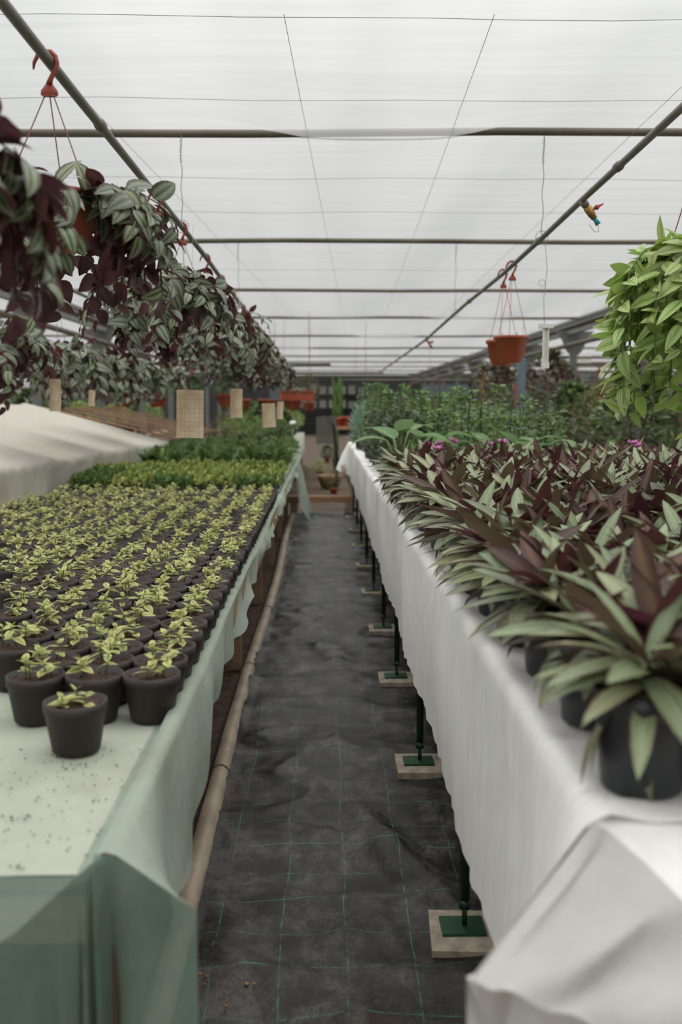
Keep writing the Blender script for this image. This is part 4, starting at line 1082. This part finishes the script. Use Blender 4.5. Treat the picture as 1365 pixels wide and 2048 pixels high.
# ============================================================ BACKGROUND: bushes on benches, clutter at the far end
def bigbush(seed, mats, n, r, h, ll, lw, prof='small', up=.2, shape='egg'):
    lb = LB(); lb.add(bush(seed, None, n, r, h, .16, ll, lw, prof, up, shape), 0)
    if len(mats) > 1: lb.add(bush(seed+50, None, n//4, r*1.05, h*1.03, .18, ll, lw, prof, up, shape), 1)
    return lb.mesh('foliage', mats)
KINDS = {
 'bronze': ('bronze-tinged bushy shrub', [bigbush(1001+s, [M['bronze'], M['deepgreen']], 420, .34, .85, (.06, .10), .5) for s in range(2)], 'twig'),
 'dark': ('dark green leafy shrub', [bigbush(1011+s, [M['deepgreen'], M['midgreen']], 420, .33, .62, (.07, .12), .5) for s in range(2)], 'twig'),
 'arch': ('arching long-leaved green plant', [bigbush(1021+s, [M['deepgreen'], M['olive']], 200, .34, .6, (.14, .24), .2, 'lance', .6, 'dome') for s in range(2)], 'stem'),
 'mid': ('mid green rounded shrub', [bigbush(1031+s, [M['midgreen']], 420, .30, .5, (.05, .09), .5) for s in range(2)], 'twig'),
 'lime': ('lime green bushy plant', [bigbush(1041+s, [M['lime'], M['midgreen']], 420, .30, .45, (.05, .08), .4) for s in range(2)], 'stem'),
 'olive': ('thin olive green wispy plant', [bigbush(1051+s, [M['olive']], 300, .30, .6, (.07, .13), .12, 'strap', .4) for s in range(2)], 'twig'),
}
stm = {k: stems_me(1100+i, 9, .22, .12, .5, .006, M[v[2]]) for i, (k, v) in enumerate(KINDS.items())}
pot_b = pot_me(.13, .10, .2, M['tray']); pot_bt = pot_me(.13, .10, .2, M['terra']); soil_b = soil_me(.12, .165, 31)
def shrub(kind, x, y, z, label, group, s=1.0, terra=False):
    nm, fols, _ = KINDS[kind]
    t = thing(kind_name[kind], f'{nm} {label}', 'shrub', (x, y, z), rnd.uniform(0, 6.28), group, s)
    ob('pot', pot_bt if terra else pot_b, t); ob('soil', soil_b, t); o = ob('foliage', fols[rnd.randrange(2)], t); ob('branches', stm[kind], t); return t
kind_name = {'bronze': 'bronze_shrub', 'dark': 'dark_shrub', 'arch': 'arching_plant', 'mid': 'rounded_shrub', 'lime': 'lime_bush', 'olive': 'wispy_plant'}
def simple_bench(x0, x1, y0, y1, z, label, cloth=None):
    t = thing('plant_bench', label, 'bench', ((x0+x1)/2, (y0+y1)/2, 0)); cx, cy = (x0+x1)/2, (y0+y1)/2
    sub('bench_top', MB().box((cx, cy, z-.025), (x1-x0, y1-y0, .05)), M['wood'], t)
    n = max(2, int((y1-y0)/2.5))
    for k in range(n):
        y = y0+.1+(y1-y0-.2)*k/(n-1)
        for x in (x0+.06, x1-.06): sub('leg', MB().box((x, y, (z-.05)/2), (.05, .05, z-.05)), M['darkwood'], t)
    if cloth:
        b = MB(); ys = np.arange(y0, y1+.01, .12); X0, X1 = x0-.012, x1+.012
        b.grid([[Vector((X0+.01*math.sin(y*9), y, z-.38)), Vector((X0+.008*math.sin(y*11), y, z-.18)), Vector((X0, y, z+.004)), Vector((cx, y, z+.008)), Vector((X1, y, z+.004)), Vector((X1+.01*math.sin(y*8), y, z-.38))] for y in ys])
        for yy in (y0-.01, y1+.01): b.grid([[Vector((x, yy+.01*math.sin(x*20), zz)) for x in np.linspace(X0, X1, 14)] for zz in (z+.004, z-.2, z-.38)])
        tag(ob('bench_cloth', b.mesh('bench_cloth', M[cloth[0]])), cloth[1], 'cover cloth')
    return t
# bench beyond the white-covered one, across the side path
simple_bench(2.35, 3.6, 4.6, 20, .62, 'wooden bench of dark shrubs across the path from the purple-leaved plants', ('whitetop', 'dull white cloth over the bench of dark shrubs'))
i = 0
ks = ['arch', 'dark', 'bronze', 'bronze', 'olive', 'arch', 'bronze', 'dark']
for r_ in range(13):
    for c2 in range(2):
        y = 5.0+1.1*r_+.3*c2; x = 2.62+.68*c2; k = ks[(r_*3+c2*2) % 8] if y > 8 else ['arch', 'dark', 'arch', 'mid'][(r_+c2) % 4]
        s = (.66 if y < 7.5 else 1.12) if k != 'bronze' else 1.25
        shrub(k, x, y, .63, f'across the side path, {ordw(r_)} back in the {["inner", "outer"][c2]} line', 'shrubs on the bench across the side path', s)
simple_bench(4.4, 5.9, 8, 24, .62, 'wooden bench of tall shrubs outside the line of steel posts')
for r_ in range(10):
    for c2 in range(2):
        y = 8.6+1.5*r_+.4*c2; k = ['dark', 'bronze', 'arch', 'olive', 'mid'][(r_*2+c2) % 5]
        shrub(k, 4.75+.75*c2, y, .63, f'outside the posts, {ordw(r_)} back in the {["inner", "outer"][c2]} line', 'shrubs on the bench outside the posts', 1.0)
simple_bench(7.0, 8.6, 12, 32, .62, 'outermost wooden bench of shrubs beyond the posts')
for r_ in range(9):
    for c2 in range(2):
        shrub(['dark', 'mid', 'bronze', 'arch'][(r_+2*c2) % 4], 7.4+.8*c2, 13+2.0*r_, .63, f'on outermost bench, {ordw(r_)} back, {["inner", "outer"][c2]} line', 'shrubs on the outermost bench', 1.1)
# beyond the seedling bench, on the aisle
simple_bench(-1.5, -.42, 13.2, 21, .72, 'bench of green bushes following on from the seedling bench', ('greencloth_top', 'faded cloth over the bench of green bushes past the seedlings'))
for r_ in range(8):
    for c2 in range(3):
        k = ['mid', 'lime', 'dark', 'mid', 'dark', 'lime', 'olive'][(r_*2+c2*3) % 7]
        shrub(k, -.62-.37*c2, 13.6+.95*r_, .725, f'past the seedling bench, {ordw(r_)} row, {ordw(c2)} from aisle', 'green bushes past the seedling bench', .62 if r_ < 3 else .78, c2 == 0 and r_ < 2)
# white bloom
b = MB()
for k in range(7):
    a = k*.9; b.ball((.025*math.cos(a), .025*math.sin(a), .01*math.sin(k)), .024, 7)
b.tube([(0, 0, 0), (0, 0, -.38)], .003, 5)
p = P(586, 846, d=13.2); o = ob('white_bloom', b.mesh('bloom', M['white']), None, tuple(p)); tag(o, 'single white flower head among the green bushes past the seedlings', 'flower')
# beyond the posts on the lid side
simple_bench(-5.6, -4.0, 10, 27, .62, 'bench of light green bushes outside the posts beyond the white lid')
for r_ in range(11):
    for c2 in range(2):
        k = ['lime', 'mid', 'lime', 'dark', 'mid'][(r_+c2*2) % 5]
        shrub(k, -4.4-.75*c2, 10.6+1.5*r_+.4*c2, .63, f'behind the slatted rack, {ordw(r_)} back in the {["inner", "outer"][c2]} line', 'light green bushes outside the posts', 1.15)
simple_bench(-8.6, -7.0, 12, 34, .62, 'outermost bench of bushes beyond the white lid')
for r_ in range(9):
    for c2 in range(2):
        shrub(['mid', 'dark', 'lime'][(r_+c2) % 3], -7.4-.8*c2, 14+2.1*r_, .63, f'far past the lid, {ordw(r_)} back, {["inner", "outer"][c2]} line', 'bushes on the outermost bench past the lid', 1.25)
# hanging terracotta baskets far off
def row_of_pots(xs, y, z, label, group, plants=None, dy=0):
    b = MB(); b.tube([(xs[0]-1.5, y, z+.46), (xs[-1]+1.5, y+dy*len(xs), z+.46)], .02, 6)
    for xx in (xs[0]-1.2, (xs[0]+xs[-1])/2+.13, xs[-1]+1.2): b.tube([(xx, y, z+.46), (xx, y, 2.64)], .004, 5)
    tag(ob('hanging_rail', b.mesh('rail', M['rustpipe'])), f'rusty crosswise rail carrying the {group}', 'rail')
    for i, x in enumerate(xs):
        t = thing('hanging_basket', f'{label}, {ordw(i)} along its rail', 'hanging basket', (x, y+dy*i, z-.15), 0, group, 1.35)
        ob('basket', basket_me, t, rot=(0, 0, i)); ob('hook', hook_me, t, (0, 0, .45))
        for s in strings: ob('string', s, t)
        if plants: ob('foliage', plants[i % len(plants)], t, (0, 0, .0), sc=.42)
row_of_pots([4.3+.36*k for k in range(10)], 15.6, 1.47, 'terracotta hanging pot behind the striped plant', 'far red pots behind the striped plant')
row_of_pots([5.2+.42*k for k in range(9)], 20.5, 1.62, 'distant terracotta hanging pot above the outer shrubs', 'distant red pots above the outer shrubs')
row_of_pots([-2.9+.5*k for k in range(4)], 14.5, 1.42, 'terracotta hanging pot beyond the purple trailing row', 'red pots beyond the purple baskets', KINDS['dark'][1])
row_of_pots([-1.35+.42*k for k in range(3)], 16.5, 1.36, 'terracotta hanging pot over the bushes', 'red pots over the bushes past the seedlings')
row_of_pots([1.9, 2.5], 22.0, 1.38, 'small far terracotta pot above the caned climbers', 'far red pots above the climbers')
# long trough basket and wispy hanging plant
t = thing('trough_planter', 'long orange trough planter hanging at the far end of the purple row', 'planter', tuple(P(594, 800, d=15)), .25)
b = MB(); b.box((0, 0, .06), (.5, .18, .13)); b.box((0, 0, .13), (.54, .21, .02)); ob('trough', b.mesh('trough', M['terra'], False), t)
for sx in (-.22, .22):
    b = MB(); b.tube([(sx, 0, .12), (sx*.8, 0, 1.27)], .003, 5); ob('string', b.mesh('s', M['string']), t)
t = thing('wispy_plant', 'olive wispy hanging plant beside the orange trough planter', 'hanging plant', tuple(P(618, 822, d=17)), 0, None, .8); ob('pot', pot_bt, t); ob('foliage', KINDS['olive'][1][0], t)
b = MB(); b.tube([(0, 0, .2), (0, 0, 1.2)], .003, 5); ob('string', b.mesh('s', M['string']), t)
# white reflective shades hung in the next bay
for i, (px, py, w, h, d) in enumerate(((1163, 719, 38, 14, 19), (1232, 701, 42, 16, 18), (1213, 751, 26, 11, 26), (1285, 746, 24, 10, 26), (1025, 745, 26, 12, 30), (985, 757, 28, 12, 32))):
    p = P(px, py, d=d); b = MB(); b.box((0, 0, 0), (w*d/F, .12, h*d/F)); b.tube([(0, 0, 0), (0, 0, 2.66-p.z)], .006, 5)
    tag(ob('hanging_light', b.mesh('shade', M['white'], False), None, tuple(p)), f'white rectangular shade hanging in the next bay, {["just past the T-shaped strip", "beside the first steel post", "low over the red pots", "low beside the striped plant", "small one behind the terracotta pots", "smallest one, farthest off"][i]}', 'hanging shade', 'white shades in the next bay')
# posts and low pipes of the next bays
for gx, nm in ((8.6, 'outer bay past the shrubs'), (-8.8, 'outer bay past the lid')):
    for k in range(6):
        t = thing('steel_post', f'distant grey steel post, {nm}, {ordw(k)} of its row', 'post', (gx, 15+4.5*k, 0), 0, f'posts of the {nm}'); ob('post_channel', mp, t); ob('gusset_plate', mq, t)
for k, (y, z) in enumerate(((18, 2.15), (21, 2.0), (24, 2.1), (28, 1.9), (32, 2.1))):
    b = MB(); b.tube([(4.0, y, z), (8, y+.05, z-.03), (13, y, z)], .022, 6); tag(ob('hanging_rail', b.mesh('rail', M['rustpipe'])), f'low rusty rail across the next bay, {ordw(k)} one beyond the red pots', 'rail', 'low rails across the next bay')
# blue-grey and red stakes
for (px, py0, py1, w, d, mat, lab) in ((1044, 715, 860, 15, 9.2, 'glasspane', 'blue-grey square post behind the terracotta pots'), (966, 738, 785, 7, 16, 'yellow', 'yellow upright stake among the climbers'), (1033, 770, 850, 6, 10, 'redpl', 'thin red stake beside the blue-grey post')):
    a, c2 = P(px, py0, d=d), P(px, py1, d=d); b = MB(); w_ = w*d/F; b.box((0, 0, (a.z-0)/2-0), (w_, w_, a.z)); tag(ob('stake' if w < 10 else 'square_post', b.mesh('stake', M[mat], False), None, (a.x, a.y, 0)), lab, 'stake')

# aisle end: plank, flap, pots, bench, screen
A = P(578, 998, d=11.9); B = P(708, 998, d=11.9)
b = MB(); b.box((0, 0, 0), ((B-A).length, .10, .075)); tag(ob('plank', b.mesh('plank', M['plank'], False), None, tuple((A+B)/2)), 'brown wooden plank laid across the far end of the aisle', 'plank')
for k, p in enumerate((A, B)):
    b = MB(); b.box((0, 0, (A.z-.04)/2), (.09, .1, A.z-.04)); tag(ob('block', b.mesh('block', M['concrete'], False), None, (p.x+(.06 if k == 0 else -.06), p.y, 0)), f'small block under the plank end {["by the mint flap", "by the white drape"][k]}', 'block')
pts = [P(x, y, d=12.0) for x, y in ((704, 1010), (706, 985), (700, 965), (690, 950), (686, 930))]; b = MB(); b.tube(pts, .028, 10)
tag(ob('bent_pipe', b.mesh('bent', M['pvc'])), 'bent beige pipe rising beside the end of the white drape', 'pipe')
for i, (px, py, k, s, lab) in enumerate(((640, 935, 'lime', .5, 'on the path under the far bench'), (668, 968, 'olive', .45, 'low on the soil behind the plank'), (608, 962, 'olive', .5, 'beside the mint flap, behind the plank'), (655, 905, 'dark', .5, 'deep in the path under the grey screen'))):
    p = P(px, py+20, z=0.0); shrub(k, p.x, min(p.y, 30), 0, lab, None, s, True)
b = MB(); b.lathe([(.13, 0), (.2, .16), (.21, .2), (.19, .2), (.12, .03), (0, .03)], 20); p = P(668, 1005, z=0); tag(ob('basin', b.mesh('basin', M['wood']), None, tuple(P(660, 975, z=0))), 'tan round basin on the path behind the plank', 'basin')
# grey mesh screen and wooden table at the end
p = P(652, 876, d=15.5); t = thing('mesh_screen', 'grey mesh-covered frame standing in the path past the plank', 'screen', (p.x-.02, p.y, 0))
b = MB(); rows = [[Vector((-.13+.32*u, .02*math.sin(u*7), 1.13-.05*abs(u-.4)-v*.95)) for u in np.linspace(0, 1, 9)] for v in np.linspace(0, .45, 8)]; b.grid(rows); ob('mesh_cloth', b.mesh('mc', M['greycloth']), t)
b = MB(); b.tube([(.19, 0, 0), (.185, 0, .55), (.15, 0, .95), (.08, 0, 1.13)], .022, 8); ob('frame', b.mesh('fr', M['green']), t)
t = thing('work_table', 'brown wooden table at the far end of the aisle', 'table', (P(690, 850, d=19).x, 19, 0))
b = MB(); b.box((0, 0, .87), (.46, .6, .06)); ob('table_top', b.mesh('tt', M['plank'], False), t)
for sx in (-1, 1):
    for sy in (-1, 1): b = MB(); b.box((sx*.19, sy*.25, .42), (.05, .05, .84)); ob('leg', b.mesh('leg', M['darkwood'], False), t)
b = MB(); b.lathe([(.07, 0), (.085, .13), (.095, .13), (.095, .16), (.08, .16), (.0, .14)], 18); pm = b.mesh('pot', M['terra'])
for i, (dx, s, lab) in enumerate(((-.12, 1.0, 'empty-looking terracotta pot on the far wooden table'), (.02, 1.15, 'second terracotta pot on the far wooden table, under the palm'))):
    t = thing('terracotta_pot', lab, 'pot', (P(690, 850, d=19).x+dx, 18.9, .90), 0, None, s); ob('pot', pm, t)
t = thing('palm', 'slender bright green palm standing at the far end of the aisle', 'palm', (P(676, 850, d=21).x, 21, 0.0)); lb = LB(); n = 26; z = np.linspace(.9, 1.6, n); az = np.arange(n)*2.4
lb.add(leaves(np.stack([np.zeros(n), np.zeros(n), z], -1), sph(az, np.full(n, .7)), sph(az, np.full(n, -.8)), .38, .07, 1.2, .2, 'lance')); ob('fronds', lb.mesh('fr', [M['midgreen']]), t); b = MB(); b.tube([(0, 0, .15), (0, 0, 1.6)], .018, 8); ob('trunk', b.mesh('trunk', M['stem']), t); ob('pot', pot_b, t)
# shelves of pale boxes by the far wall
sh = thing('storage_shelf', 'dark shelf unit full of pale boxes against the far wall', 'shelf', (.2, 43.8, 0))
for z in (.5, 1.15, 1.75, 2.3): b = MB(); b.box((0, 0, z), (3.6, .5, .04)); ob('shelf_board', b.mesh('sb', M['tray'], False), sh)
for x in (-1.78, 1.78): b = MB(); b.box((x, 0, 1.2), (.05, .5, 2.4)); ob('side_panel', b.mesh('sp', M['tray'], False), sh)
for i in range(16):
    x = -1.5+.42*(i % 8); z = (1.17, 1.77)[i//8]; b = MB(); h = rnd.uniform(.28, .42); b.box((0, 0, h/2), (.3, .35, h)); o = ob('storage_box', b.mesh('bx', M['cabinet'], False), None, (x+.2, 43.75, z)); tag(o, f'pale box on the far dark shelf, {ordw(i%8)} along the {("lower", "upper")[i//8]} board', 'box', 'pale boxes on the far shelf')
